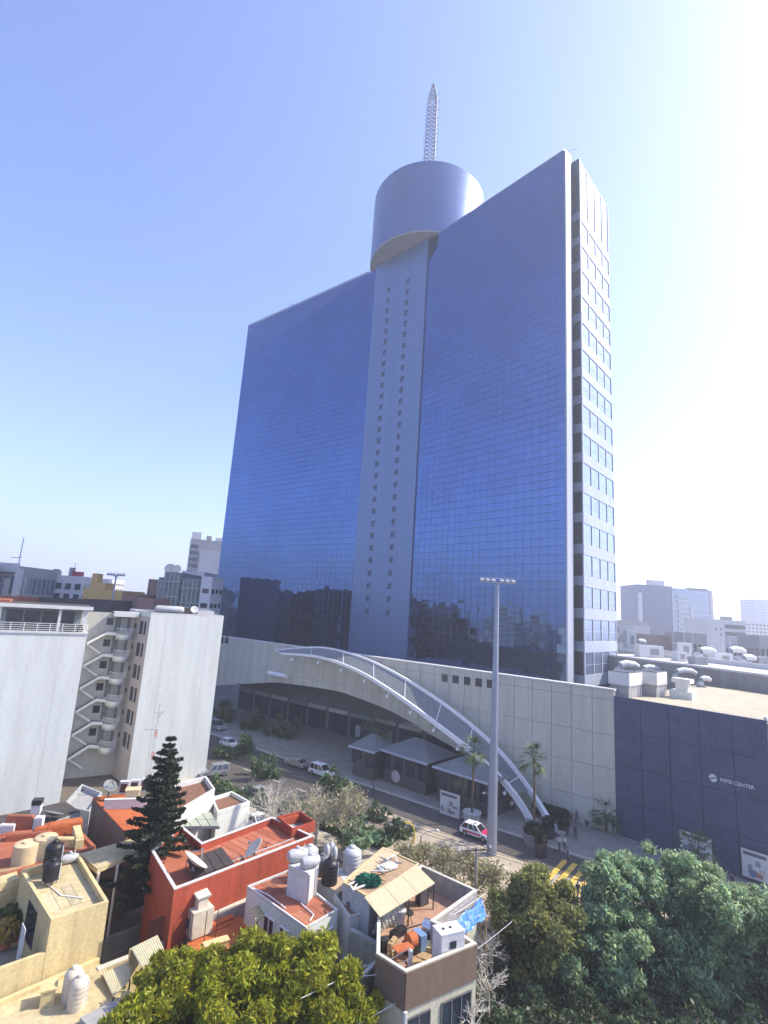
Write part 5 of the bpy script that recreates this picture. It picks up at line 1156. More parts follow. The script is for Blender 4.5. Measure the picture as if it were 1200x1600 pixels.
# -- water tank house (terracotta roof, white walls)
t, P, zr_ = house('tank_house', 'white walled house with terracotta roof carrying the water tanks', [(386, 1387), (450, 1362), (528, 1424), (478, 1453)], 5.2, 0, offwhite, terracotta, .0)
wh = t
MB().rim(P, 5.2, 5.34, .12).build('roof_edge', white, wh)
framed(wh, P[3], P[2], 3.0, 4.4, .35, .85); framed(wh, P[0], P[3], 3.0, 4.4, .35, .52); framed(wh, P[0], P[3], 3.0, 4.4, .62, .75)
aw = pz([(392, 1420), (416, 1410), (420, 1420), (402, 1436)], 4.6)
tt = thing('slat_awning', 'small wooden slatted awning on the tank house wall', 'awning', V2(aw[0])+UP*4)
for k in range(7): a, b = aw[0].lerp(aw[3], k/7), aw[1].lerp(aw[2], k/7); MB().tube(a-UP*.04*k, b-UP*.04*k, .06, n=4).build('slat', M('bamboo', (.55, .46, .28), .8), tt)
MB().tube(aw[3], aw[3]-UP*1.6, .04).build('prop', darksteel, tt)
# tank stand: white block with slab
q = atz(471, 1408, 5.2); tt = thing('tank_stand', 'white masonry stand under the two lying white tanks', 'stand', q)
MB().prism([V2(x) for x in pz([(447, 1399), (478, 1413), (493, 1398), (464, 1386)], 5.2)], 5.2, 7.1).build('pier', white, tt)
MB().prism([V2(x) for x in pz([(446, 1400), (478, 1415), (495, 1398), (463, 1384)], 5.2)], 7.1, 7.25).build('slab', white, tt)
for f in (0, 1): x = atz(480+13*f, 1413-12*f, 5.2); MB().tube(x, x+UP*1.9, .08, n=4).build('post', white, tt)
tank('left lying white tank on the masonry stand', atz(460, 1394, 5.2)+UP*2.05, .44, 1.5, whitetank, 'lying'); tank('right lying white tank on the masonry stand', atz(480, 1405, 5.2)+UP*2.05, .42, 1.4, whitetank, 'lying')
# rooms and ledges behind with upright tanks
t, P, zr_ = house('service_block', 'narrow grey service block between the tank stand and the flat roof', [(486, 1372), (500, 1348), (560, 1368), (546, 1402)], 5.6, 0, cgrey, M('ledge_tan', (.50, .36, .24), .9, stain=.3), .0)
tank('beige capped cistern behind the lying tanks', atz(483, 1352, 6.2), .6, 1.5, whitetank, 'upright'); tank('dark grey tank left of the black one', atz(502, 1366, 5.6), .55, 1.5, M('tank_grey', (.10, .11, .12), .6), 'upright'); tank('black upright tank on the service block', atz(514, 1380, 5.6), .6, 1.8, blacktank, 'upright'); tank('beige upright tank on a white slab beside the flat roof', atz(549, 1362, 5.6), .7, 1.9, whitetank, 'upright')
q = atz(549, 1364, 5.6); tag(MB().box(q-UP*.05, (2.0, 1.8, .14), .4).box(q-UP*.18, (1.7, 1.5, .12), .4).build('tank_slab', white), 'white slab under the beige upright tank', 'slab')
for k, (px, py) in enumerate(((510, 1338), (522, 1342), (517, 1334))):
    q = atz(px, py, 6); tag(MB().lathe(q, [(.2, 0), (.25, .3), (.24, .7), (.1, .9)], n=10).tube(q+UP*.85, q+UP*1.1, .05).build('gas_cylinder', whitetank, smooth=True), '%s white gas cylinder on the ledge behind the black tank' % ['left', 'right', 'rear'][k], 'gas cylinder', 'gas cylinders')
# -- centre flat roof with debris and fibre sheet awning
t, P, zr_ = house('flat_roof_house', 'house with dusty brown flat roof littered with scrap', [(536, 1380), (600, 1326), (655, 1351), (578, 1405)], 6.6, 0, M('grey_wall'), M('dusty_roof', (.36, .25, .15), .95, var=.2, scale=1.2, stain=.4), .0)
MB().rim(P, 6.6, 6.68, .12).build('roof_edge', cream, t)
MB().prism(pz([(540, 1373), (598, 1324), (624, 1333), (566, 1384)], 6.62), 6.605, 6.66).build('pale_sheet', M('sheet_tan', (.52, .40, .25), .9, stain=.2), t)
q = pz([(569, 1402), (652, 1352), (680, 1371), (594, 1423)], 6.75); tt = thing('fibre_awning', 'sloping cream fibre sheet awning over the terrace', 'awning', V2(sum(q, Vector())/4)+UP*4.6)
for i in range(3):
    f0, f1 = i/3+.003, (i+1)/3-.003; a, b, c, d = q[0].lerp(q[1], f0), q[0].lerp(q[1], f1), q[3].lerp(q[2], f1)-UP*.35, q[3].lerp(q[2], f0)-UP*.35
    MB().hexa([x-UP*.06 for x in (d, c, b, a)]+[d, c, b, a]).build('sheet', M('fibre_cream', (.48, .42, .27), .8, var=.1, scale=1.5, stain=.3), tt)
for f in (.02, .5, .98): x = q[3].lerp(q[2], f)-UP*.4; MB().tube(x, Vector((x.x, x.y, 4.7)), .05, n=5).build('post', darksteel, tt)
# scrap on the roof
q0 = atz(575, 1380, 6.66)
tt = thing('tarpaulin_net', 'crumpled green net heaped on the dusty flat roof', 'net', q0); bush('heap', tt, q0+UP*.15, (.95, .6, .38), 700, .2, leafmat('green_net', (.02, .17, .10), .3, 0), shell=.6)
rr = random.Random(9)
for k in range(16):
    px, py = rr.uniform(574, 622), 0; py = 1378-(px-574)*.75+rr.uniform(-8, 8); q = atz(px, py, 6.68); a = rr.uniform(0, 3.1); Lk = rr.uniform(.6, 1.9); m = rr.choice((wood, white, M('bamboo'), steel))
    tag(MB().box(q+UP*(.06+.015*k), (Lk, .09, .07), a, ry=rr.uniform(-.08, .08)).box(q+UP*(.12+.015*k), (.12, .12, .05), a).build('scrap_batten', m), 'loose batten in the scrap pile on the dusty flat roof', 'batten', 'battens in the roof scrap pile')
q = atz(605, 1357, 6.68); tag(MB().box(q+UP*.12, (1.5, .8, .18), .7).box(q+UP*.26, (1.1, .5, .1), .9).build('white_sheet', white), 'folded white sheet on the dusty flat roof', 'sheet')
fr_ = pz([(551, 1393), (572, 1385), (563, 1376), (545, 1384)], 6.7); tag(MB().rim([V2(x) for x in fr_], 6.75, 6.85, .06).tube(fr_[0]+UP*.1, fr_[2]+UP*.1, .04).build('scaffold_grid', whitemetal), 'white metal frame lying left of the green net', 'frame')
# lower brown roof and white wall with ladder
t, P, zr_ = house('brown_roof_room', 'room with small brown roof between tank house and terrace', [(522, 1396), (556, 1385), (590, 1420), (546, 1432)], 5.4, 0, white, M('brown_roof2', (.30, .17, .11), .9, stain=.3), .12, .1)
for k, (px, py) in enumerate(((533, 1400), (548, 1398), (553, 1414), (568, 1410), (545, 1416))):
    q = atz(px, py, 5.4); tag(MB().box(q+UP*.12, (.35, .2, .24), k).box(q+UP*.26, (.2, .12, .06), k).build('brick_block', brownwall), 'loose brick on the small brown roof, %s' % ['leftmost', 'upper middle one', 'rightmost but one', 'rightmost', 'lower middle one'][k], 'brick', 'loose bricks on the small brown roof')
def ladder(label, a, b, wd, n, m):
    t = thing('ladder', label, 'ladder', a); s = (b-a).cross(UP).normalized()*wd/2
    for q in (-1, 1): MB().tube(a+s*q, b+s*q, .04, n=5).build('rail', m, t)
    for k in range(1, n): MB().tube(a.lerp(b, k/n)-s, a.lerp(b, k/n)+s, .03, n=5).build('rung', m, t)
ladder('left white ladder leaning on the white wall', atz(572, 1466, 3.2), atz(575, 1408, 5.9), .45, 9, M('ladder_white', (.66, .62, .52), .7)); ladder('right wooden ladder beside the grey tarpaulin', atz(584, 1468, 3.4), atz(583, 1425, 5.6), .4, 8, wood)
# -- terrace house on the right
outer = [(634, 1521), (745, 1476), (722, 1460), (679, 1440), (746, 1392), (658, 1352), (590, 1420), (588, 1492)]
TF = 4.7
t, P, zr_ = house('terrace_house', 'house with brown banded walls and a walled terracotta terrace', outer, 6.0, 0, M('olive_cream', (.50, .48, .36), .85, var=.12, scale=1.2, streak=True, stain=.4), M('terrace_tile', (.40, .24, .16), .9, var=.15, scale=1.5, stain=.35), 6.0-TF, .18, M('parapet_in', (.36, .33, .29), .9, stain=.4))
th = t
for i, j in ((0, 1), (7, 0)): MB().slab(V2(P[i]), V2(P[j]), 4.2, 6.02, .0, .08).build('brown_band', brownwall, th)
MB().rim(P, 6.0, 6.08, .22).build('coping', concrete, th)
framed(th, P[0], P[1], 1.8, 3.7, .04, .34, M('frame_dark', (.12, .12, .12), .6), panes=2); framed(th, P[0], P[1], 1.8, 3.7, .5, .92, M('frame_dark'), panes=3); wallpart(th, 'shutter_panel', M('shutter', (.28, .33, .26), .8), P[0], P[1], .2, 1.6, .04, .34)
MB().tube(V2(P[0])+n_*.1+UP*0, V2(P[0])+n_*.1+UP*4.2, .12).build('downpipe', white, th)
q = atz(698, 1505, 5.0); MB().tube(V2(P[0]).lerp(V2(P[1]), .55)+UP*5.2, q, .02, n=4).box(q, (.2, .2, .35)).build('wall_lamp', white, th)
g0 = atz(700, 1490, TF+.9)
tt = thing('generator', 'white generator cabinet at the terrace corner', 'generator', g0); hh = 2.0
MB().box(g0+UP*(-.6+.15), (1.75, 1.1, .2), .42).build('skid', darksteel, tt); MB().box(g0+UP*.45, (1.7, 1.05, 1.75), .42).build('cabinet', white, tt, bevel=.06); MB().box(g0+UP*1.36, (1.72, 1.08, .08), .42).build('lid', white, tt)
ex = Vector((math.cos(.42), math.sin(.42), 0)); ey = Vector((ex.y, -ex.x, 0))
MB().box(g0+ey*.54+UP*.75, (.45, .03, .4), .42).build('control_panel', darkglass, tt); MB().box(g0+ey*.53-ex*.5+UP*.4, (.05, .05, .15), .42).build('handle', darksteel, tt); MB().box(g0+ey*.53+ex*.55+UP*.1, (.3, .03, .5), .42).build('vent', cgrey, tt)
for k in (-.4, .1): MB().lathe(g0+ex*k+UP*1.4, [(.09, 0), (.09, .04)], n=10).build('cap', darksteel, tt)
# steel drum, table, barrels, plant stand, boxes on the terrace
def simple(nm, lab, cat, q, parts, group=None):
    t = thing(nm, lab, cat, q, group=group)
    for pn, mb, m in parts: mb.build(pn, m, t, smooth=pn in ('drum', 'bowl', 'barrel'))
    return t
q = atz(677, 1466, TF); simple('steel_drum', 'shiny steel drum lying on the terrace behind the generator', 'drum', q, [('drum', MB().lathe(q+UP*.55, [(.05, -.75), (.45, -.7), (.45, .7), (.05, .75)], n=18, axis='X', rz=-.5), M('bright_steel', (.65, .66, .68), .3, metal=.9)), ('stand', MB().box(q+UP*.08, (1.2, .7, .16), .9), darksteel)])
q = atz(642, 1490, TF); simple('grill_hood', 'rounded orange and black grill hood on the terrace', 'grill', q, [('hood', MB().lathe(q+UP*.75, [(.05, -.3), (.42, -.28), (.42, .28), (.05, .3)], n=24, axis='X', rz=.6), orange), ('base', MB().box(q+UP*.3, (.8, .9, .6), .6), blacktank), ('side_plate', MB().box(q+Vector((.55, .35, .6)), (.5, .9, .9), .6), M('blue_plate', (.15, .25, .4), .5))])
q = atz(629, 1505, TF); simple('orange_table', 'small orange table with rag on top', 'table', q, [('top', MB().box(q+UP*.85, (1.2, .7, .07), .5), orange)]+[('leg', MB().tube(q+Vector((a, b, 0)), q+Vector((a, b, .85)), .04), wood) for a in (-.4, .4) for b in (-.25, .25)])
q = atz(624, 1442, TF); simple('white_bucket', 'white bucket standing by the grey tarpaulin', 'bucket', q, [('barrel', MB().lathe(q, [(.34, 0), (.42, .75), (.45, .8), (.36, .8)], n=16), whitetank), ('rim', MB().lathe(q+UP*.8, [(.44, 0), (.44, .05)], n=16), white)])
q = atz(639, 1444, TF); simple('stool', 'dark round stool on the terracotta terrace', 'stool', q, [('seat', MB().lathe(q+UP*.65, [(.3, 0), (.3, .08)], n=14), darksteel)]+[('leg', MB().tube(q+Vector((math.cos(a)*.25, math.sin(a)*.25, 0)), q+UP*.65, .025), darksteel) for a in (0, 2.1, 4.2)])
q = atz(659, 1412, TF); simple('metal_locker', 'dark narrow locker standing under the awning edge', 'locker', q, [('body', MB().box(q+UP*.85, (.8, .6, 1.7), .5), darksteel), ('door', MB().box(q+UP*.85+Vector((.1, -.33, 0)), (.6, .04, 1.5), .5), M('locker_door', (.10, .10, .11), .5))])
for k, (px, py, sx, sy, sz, m, lab) in enumerate(((600, 1488, .5, .5, .8, darksteel, 'black crate at the left terrace parapet'), (612, 1494, .9, .3, .9, wood, 'wooden panel leaning at the terrace corner'), (650, 1512, 2.0, .9, .12, wood, 'plywood sheet lying on the terrace floor'), (662, 1497, 1.6, 1.1, .1, wood, 'second plywood sheet beside the generator'), (640, 1520, .25, .2, 1.2, white, 'white post end near the front corner'), (622, 1462, 1.2, .5, .4, blacktank, 'black tool heap on the terrace floor'), (668, 1484, .8, .5, .35, cream, 'cream sack behind the generator'), (606, 1500, 1.3, .12, .12, M('bamboo'), 'pale batten across the black crate'))):
    q = atz(px, py, TF); tag(MB().box(q+UP*sz/2, (sx, sy, sz), .4+k*.7).box(q+UP*(sz+.03), (sx*.5, sy*.6, .06), .6+k*.7).build('terrace_clutter', m, bevel=.02), lab, 'clutter', 'clutter on the terrace')
# grey tarpaulin hanging under the awning
a, b = atz(588, 1420, 6.2), atz(628, 1404, 6.2); mb = MB(); nx_, nz_ = 14, 8
def tpt(i, j): f = i/nx_; return a.lerp(b, f)-UP*(j/nz_*1.5)+Vector((.18*math.sin(f*14+j*.6), -.25*math.sin(j/nz_*3)+.12*math.cos(f*19+j), 0))
for i in range(nx_):
    for j in range(nz_): mb.quad(tpt(i, j), tpt(i+1, j), tpt(i+1, j+1), tpt(i, j+1))
o = mb.build('tarpaulin', M('grey_tarp', (.42, .42, .36), .7, var=.15), smooth=True); o.modifiers.new('s', 'SOLIDIFY').thickness = .01; tag(o, 'grey tarpaulin sagging below the cream awning', 'tarpaulin')
# white lettering-like ironwork on the inner parapet
A_, B_ = atz(688, 1443, 5.6), atz(741, 1405, 5.6); tt = thing('iron_ornament', 'row of curled white wrought iron pieces on the terrace wall', 'ironwork', A_)
for k in range(6):
    c = A_.lerp(B_, (k+.5)/6); pts = [c+(B_-A_).normalized()*(.28*math.cos(s*.55)*(1-s*.06))+UP*(.27*math.sin(s*.55)*(1-s*.06)) for s in range(13)]
    MB().path(pts, .035, n=5).build('scroll', white, tt)
# blue tarp roof in the notch, blue drum cover
q = [atz(700, 1448, 5.2), atz(752, 1404, 5.4), atz(760, 1432, 4.9), atz(722, 1464, 4.8)]; mb = MB(); n8 = 12
for i in range(n8):
    for j in range(n8):
        def bp_(i, j): p = q[0].lerp(q[1], i/n8).lerp(q[3].lerp(q[2], i/n8), j/n8); return p+UP*(.06*math.sin(i*1.3+j*.9)+.05*math.sin(j*2.3-i))
        mb.quad(bp_(i, j), bp_(i+1, j), bp_(i+1, j+1), bp_(i, j+1))
tt = thing('blue_tarp', 'bright blue tarpaulin stretched beside the terrace', 'tarpaulin', q[3]-UP*.5); o = mb.build('sheet', M('blue_tarp', (.06, .22, .62), .45, var=.15, scale=1.5), tt, smooth=True)
for k in range(5): MB().tube(q[0].lerp(q[1], k/4)+UP*.15, q[3].lerp(q[2], k/4)+UP*.15, .02, n=4).build('cord', steel, tt)
for k in (0, 1, 2, 3): MB().tube(q[k]-UP*3, q[k], .05).build('post', wood, tt)
# yard between the tank house and terrace house with the blue covered cart
MB_y = pz([(478, 1470), (545, 1440), (590, 1500), (560, 1540), (480, 1520)], .9); tag(MB().prism(MB_y, 0, .9).build('yard_slab', cgrey), 'grey yard slab between the tank house and the terrace house', 'yard')
q = atz(524, 1500, .9); tt = thing('covered_cart', 'cart covered with a blue tarpaulin and a cream board', 'cart', q)
MB().prism([V2(x) for x in pz([(508, 1500), (524, 1512), (545, 1498), (528, 1484)], .9)], 1.2, 2.3).build('cover', M('blue_cover', (.03, .10, .55), .5, var=.2), tt, bevel=.1); MB().box(q+UP*2.38, (1.6, 1.0, .1), .5).build('board', cream, tt)
for a in (-.5, .5): MB().lathe(q+Vector((a, -.5, .3)), [(.3, -.06), (.3, .06)], n=12, axis='Y').build('wheel', tyre, tt)
# wall between yard and terrace
P = pz([(546, 1455), (590, 1478), (592, 1474), (549, 1450)], 5.0); t = thing('yard_wall', 'stained concrete yard wall left of the terrace', 'wall', V2(P[0])); MB().prism(P, 0, 5.0).build('wall', M('weathered_concrete'), t); MB().prism(P, 5.0, 5.08).build('coping', cgrey, t)
P = pz([(558, 1530), (590, 1498), (594, 1500), (562, 1535)], 4.2); t = thing('yard_wall', 'low pale parapet wall in front of the terrace house corner', 'wall', V2(P[0])); MB().prism(P, 0, 4.2).build('wall', cgrey, t); MB().prism(P, 4.2, 4.3).build('coping', white, t)
# corrugated awnings left of the yellow tree
def corrug(label, pts, z, drop, m):
    q = pz(pts, z); t = thing('corrugated_awning', label, 'awning', V2(q[0])+UP*(z-1.5)); mb = MB(); n = 24
    for i in range(n):
        f0, f1 = i/n, (i+1)/n; h0, h1 = .05*(i % 2), .05*((i+1) % 2)
        mb.quad(q[0].lerp(q[1], f0)+UP*h0, q[0].lerp(q[1], f1)+UP*h1, q[3].lerp(q[2], f1)+UP*(h1-drop), q[3].lerp(q[2], f0)+UP*(h0-drop))
    o = mb.build('sheet', m, t); o.modifiers.new('s', 'SOLIDIFY').thickness = .02
    for k in (2, 3): MB().tube(q[k]-UP*drop, q[k]-UP*(drop+z-.2), .05).build('post', darksteel, t)
    MB().slab(V2(q[0]), V2(q[1]), 0, z-.1, -.2, -.05).build('back_wall', cream, t)
corrug('upper ribbed cream awning by the yellow tree', [(205, 1482), (246, 1462), (262, 1490), (222, 1506)], 4.0, .2, M('ribbed_cream', (.60, .55, .36), .6, var=.1)); corrug('lower ribbed cream awning beside the black fence', [(160, 1522), (206, 1500), (204, 1526), (178, 1552)], 3.0, .2, M('ribbed_cream'))
def fence(label, a, b, z0, h, n, m, nm='fence'):
    t = thing(nm, label, 'fence', a); 
    for z in (.15, h-.1): MB().tube(a+UP*z, b+UP*z, .03, n=4).build('rail', m, t)
    for k in range(n+1): p = a.lerp(b, k/n); MB().tube(p, p+UP*h, .022, n=4).build('bar', m, t)
fence('black iron fence below the pine', atz(160, 1502, 2.6), atz(216, 1480, 2.6), 2.6, 1.4, 30, darksteel); fence('dark iron fence below the red house corner', atz(228, 1480, 2.6), atz(268, 1462, 2.6), 2.6, 1.5, 22, darksteel)
P = pz([(150, 1512), (270, 1466), (272, 1470), (154, 1518)], 2.6); t = thing('garden_wall', 'low cream wall carrying the black fences', 'wall', V2(P[0])); MB().prism(P, 0, 2.6).build('wall', cream, t); MB().prism(P, 2.6, 2.66).build('coping', concrete, t)
fence('dark railing along the street hedge below the pavilion', atz(578, 1288), atz(648, 1318), 0, 1.6, 40, darksteel)
# digger-yellow arc seen among the bushes: curved hose reel frame
q = atz(640, 1330); pts = [q+Vector((1.0*math.cos(s*.22)-.5, .3, 1.6+1.2*math.sin(s*.22))) for s in range(-1, 9)]
tag(MB().path(pts, .09, n=6).path([q, q+Vector((.5, .3, 1.4))], .09).build('yellow_arc', M('machine_yellow', (.62, .42, .03), .5)), 'curved yellow metal frame among the dry bushes', 'frame')
# overhead wires
wm = M('wire', (.03, .03, .03), .6)
def wire(label, a, b, sag, m=wm, r=.018):
    pts = [a.lerp(b, t_)-UP*(4*sag*t_*(1-t_)) for t_ in np.linspace(0, 1, 14)]; return tag(MB().path(pts, r, n=4).build('overhead_wire', m), label, 'wire', 'overhead wires')
up0 = atz(742, 1428); hp = zat(734, 1322, up0)
for k, lab in enumerate(('nearest', 'middle', 'farthest')):
    a = Vector((up0.x-1+k, up0.y, hp)); wire('%s thin wire running from the insulator pole towards the right' % lab, a, a+Vector((34, -14+k, .6)), .9); wire('%s thin wire running from the insulator pole up the street' % lab, a, a+Vector((-26, 22+k, .4)), .8)
for k, (a, b) in enumerate(((atz(470, 1560, 5), atz(760, 1395, 6)), (atz(560, 1600, 4), atz(800, 1440, 6.5)), (atz(560, 1508, 5), atz(640, 1480, 6.1)), (atz(560, 1525, 5), atz(645, 1493, 6.1)))):
    wire(['pale cable low across the terrace house', 'pale cable over the front windows', 'upper cable tied to the terrace parapet', 'lower cable tied to the terrace parapet'][k], a, b, .3, M('pale_cable', (.5, .5, .48), .6), .025)
for k, (px, py) in enumerate(((292, 1472), (318, 1476), (336, 1470))):
    q = atz(px, py, 2.9); tag(MB().tube(q, q+UP*2.0, .03, n=5).box(q+UP*.05, (.2, .2, .1)).build('iron_rod', darksteel), '%s thin iron rod rising from the orange patio roof' % ['left', 'middle', 'right'][k], 'rod', 'rods on the patio')

# membrane strips and pipes on the roofs
def sheets(t, quad, z, n, mats, nm='membrane_strip'):
    q = pz(quad, z); r_ = random.Random(n)
    for i in range(n):
        f0, f1 = i/n+.004, (i+1)/n-.004+r_.uniform(-.01, .0); a0, a1 = r_.uniform(0, .05), 1-r_.uniform(0, .05)
        A_, B_ = q[0].lerp(q[1], f0), q[0].lerp(q[1], f1); D_, C_ = q[3].lerp(q[2], f0), q[3].lerp(q[2], f1)
        MB().prism([A_.lerp(D_, a0), B_.lerp(C_, a0), B_.lerp(C_, a1), A_.lerp(D_, a1)], z-.002, z+.006+.003*(i % 3)).build(nm, r_.choice(mats), t)
rm = [M('red_roof'), M('red_roof_b', (.34, .10, .05), .85, var=.16, scale=1.1, stain=.45, bump=.15), M('red_roof_c', (.42, .15, .085), .85, var=.16, scale=1.3, stain=.4, bump=.15)]
sheets(rh, [(376, 1347), (485, 1312), (424, 1286), (328, 1321)], 5.66, 9, rm)
tm_ = [terracotta, M('terracotta_b', (.32, .11, .06), .9, var=.2, scale=1.4, stain=.5), M('terracotta_c', (.42, .17, .09), .9, var=.2, scale=1.4, stain=.4)]
sheets(wh, [(392, 1386), (446, 1366), (470, 1384), (416, 1404)], 5.21, 4, tm_); sheets(wh, [(455, 1428), (498, 1408), (522, 1424), (480, 1446)], 5.21, 3, tm_)
sheets(ch, [(78, 1428), (160, 1402), (140, 1372), (62, 1396)], 5.56, 5, [creamtop, M('cream_roof_b', (.44, .38, .24), .9, var=.2, scale=1.6, stain=.5), M('cream_roof_c', (.54, .47, .30), .9, var=.2, scale=1.6, stain=.4)])
sheets(th, [(660, 1425), (735, 1392), (668, 1362), (610, 1415)], TF+.01, 7, [M('terrace_tile'), M('terrace_tile_b', (.35, .21, .14), .9, var=.2, scale=2, stain=.45), M('terrace_tile_c', (.43, .28, .19), .9, var=.2, scale=2, stain=.4)], 'tile_row')
def pipe(t, pts, z, r=.045, m=None): MB().path([atz(x, y, z)+UP*r for x, y in pts], r, n=6).build('roof_pipe', m or steel, t)
pipe(rh, [(330, 1360), (380, 1340), (440, 1318), (470, 1306)], 5.67); pipe(wh, [(395, 1388), (420, 1400), (440, 1415), (446, 1420)], 5.25, .04, whitemetal); pipe(wh, [(470, 1412), (490, 1430), (484, 1440)], 5.25, .04, whitemetal); pipe(ch, [(70, 1378), (95, 1400), (130, 1404)], 5.58, .035, whitemetal); pipe(th, [(600, 1470), (640, 1450), (690, 1436)], TF+.02, .035, darksteel)
# ================================================================== TREES
def clumps(specs, y, jitter=1.5, sc=1.0):
    out = []
    for px, py, rp in specs:
        yy = y+random.uniform(-jitter, jitter); c = aty(px, py, yy); out.append((c, rp*math.hypot(yy, CH-c.z)/F*.92*sc))
    return out
def tree(name, label, base, cl_, m, size, dens, cat='tree', group=None, trunk_r=.28, sub=17, sq=.8):
    """trunk and limbs to every clump; each clump is a cloud of sub-clumps of leaf faces with gaps between"""
    t = thing(name, label, cat, base, group=group); mb = MB(); zf = min(c.z for c, r in cl_)
    fork = Vector((base.x, base.y, max(base.z+1.2, min(zf-.3, base.z+2.6))))
    mb.path([base, base.lerp(fork, .5)+Vector((.08, .05, 0)), fork], [trunk_r*1.3, trunk_r, trunk_r*.85], n=8)
    Ps = []
    for c, r in cl_:
        mid = fork.lerp(c, .55)+Vector((random.uniform(-.3, .3), random.uniform(-.3, .3), .3)); mb.path([fork, mid, c], [trunk_r*.55, trunk_r*.3, .05], n=5)
        for k in range(sub):
            d = Vector(rng.normal(size=3)).normalized(); d.z = d.z*.75+.18; sc_ = c+d*r*random.uniform(.5, 1.12); sr = r*random.uniform(.16, .40)
            mb.path([c.lerp(sc_, .1), sc_], [.05, .02], n=4)
            n = int(dens*sr*sr*random.uniform(.7, 1.2)); dd = rng.normal(size=(n, 3)); dd /= np.linalg.norm(dd, axis=1)[:, None]
            rr_ = (.35+.65*rng.random(n)**.6)*sr*(1+.35*rng.normal(size=n)*.5); q = dd*rr_[:, None]; q[:, 2] *= sq
            Ps.append(q+np.array(sc_))
        n = int(dens*r*r*.12); dd = rng.normal(size=(n, 3)); dd /= np.linalg.norm(dd, axis=1)[:, None]; Ps.append(dd*(rng.random(n)**.5*r*.75)[:, None]+np.array(c))
    mb.build('trunk', trunkmat, t)
    leaves('crown', t, np.concatenate(Ps), size, m, elong=2.6, droop=.45); return t
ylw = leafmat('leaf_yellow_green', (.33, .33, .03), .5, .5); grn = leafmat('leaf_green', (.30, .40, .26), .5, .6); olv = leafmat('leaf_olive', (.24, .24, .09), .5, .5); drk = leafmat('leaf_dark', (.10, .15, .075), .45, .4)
tree('leafy_tree', 'yellow green bushy tree at the bottom left in front of the houses', Vector((-7.5, 32, 0)), clumps([(220, 1590, 40), (262, 1545, 36), (318, 1542, 36), (370, 1540, 40), (300, 1580, 50), (430, 1512, 34), (480, 1520, 32), (420, 1550, 52), (490, 1545, 50), (545, 1575, 38), (360, 1590, 55), (240, 1620, 50), (320, 1640, 60), (430, 1630, 60), (520, 1630, 50)], 33.5, 1.2), ylw, .125, 1500)
tree('leafy_tree', 'big green leafy tree with the highest crown in the lower right', Vector((22, 45, 0)), clumps([(985, 1362, 34), (950, 1400, 42), (1030, 1385, 42), (975, 1430, 52), (1050, 1440, 50), (920, 1450, 40), (930, 1510, 52), (1010, 1500, 62), (960, 1570, 62), (1050, 1570, 60), (1000, 1640, 70)], 45.5, 1.6), grn, .16, 700)
tree('leafy_tree', 'broad leafy tree reaching out of the right picture edge', Vector((30.5, 43, 0)), clumps([(1090, 1395, 36), (1130, 1420, 42), (1180, 1430, 42), (1215, 1420, 40), (1100, 1470, 50), (1160, 1490, 58), (1215, 1500, 55), (1110, 1550, 60), (1180, 1580, 65), (1120, 1640, 70), (1220, 1640, 60)], 44, 1.6), leafmat('leaf_green2', (.31, .40, .25), .5, .6), .16, 700)
tree('leafy_tree', 'olive brown tree between the terrace house and the crosswalk', Vector((12.5, 45, 0)), clumps([(825, 1395, 34), (868, 1412, 34), (800, 1430, 36), (845, 1445, 45), (885, 1470, 40), (815, 1500, 48), (865, 1530, 52), (800, 1570, 50), (880, 1600, 60), (830, 1640, 60)], 45, 1.4), olv, .16, 650)
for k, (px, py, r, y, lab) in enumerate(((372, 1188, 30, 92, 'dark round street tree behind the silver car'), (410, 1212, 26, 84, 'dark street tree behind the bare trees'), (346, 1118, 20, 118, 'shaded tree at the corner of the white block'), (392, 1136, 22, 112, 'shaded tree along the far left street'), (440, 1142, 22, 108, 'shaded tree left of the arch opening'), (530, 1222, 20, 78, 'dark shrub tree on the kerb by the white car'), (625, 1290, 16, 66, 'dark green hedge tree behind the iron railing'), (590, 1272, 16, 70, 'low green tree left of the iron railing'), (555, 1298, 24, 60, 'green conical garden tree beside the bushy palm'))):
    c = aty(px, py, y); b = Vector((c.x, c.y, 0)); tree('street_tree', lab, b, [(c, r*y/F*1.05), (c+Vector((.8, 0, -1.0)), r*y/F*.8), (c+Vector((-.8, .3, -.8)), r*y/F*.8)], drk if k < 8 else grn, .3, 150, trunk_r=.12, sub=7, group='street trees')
# Norfolk pine
b = Vector((-16.7, 46.0, 0)); zt_ = zat(252, 1150, b)
t = thing('pine_tree', 'tall dark layered pine standing between the cream and red houses', 'pine', b); MB().path([b, b+UP*zt_*.5, b+UP*zt_], [.3, .2, .03], n=8).build('trunk', trunkmat, t)
Ps = []; mb = MB(); z = 2.2; k = 0
while z < zt_-.15:
    f = (zt_-z)/zt_; rad = min(3.5, .2+4.4*f**.85)*random.uniform(.8, 1.12); nb = 7 if f > .15 else 5
    for q in range(nb):
        a = 2*math.pi*q/nb+k*.7+random.uniform(-.2, .2); d = Vector((math.cos(a), math.sin(a), 0)); L_ = rad*random.uniform(.62, 1.12); c0 = b+UP*z; nn = int(14+L_*22)
        mb.tube(c0, c0+d*L_+UP*(.12*L_), .03, .012, n=3, caps=False)
        for s in np.linspace(.18, 1, nn):
            p = c0+d*L_*s+UP*(.14*L_*s*s-.02); side = d.cross(UP); wd = .42*(1-.55*s)*min(1, L_)
            for _ in range(5): Ps.append(p+side*random.uniform(-wd, wd)+UP*random.uniform(-.03, .13)+d*random.uniform(-.1, .1))
    z += .55+.26*f; k += 1
mb.build('branches', trunkmat, t).name = 'branch_whorl'
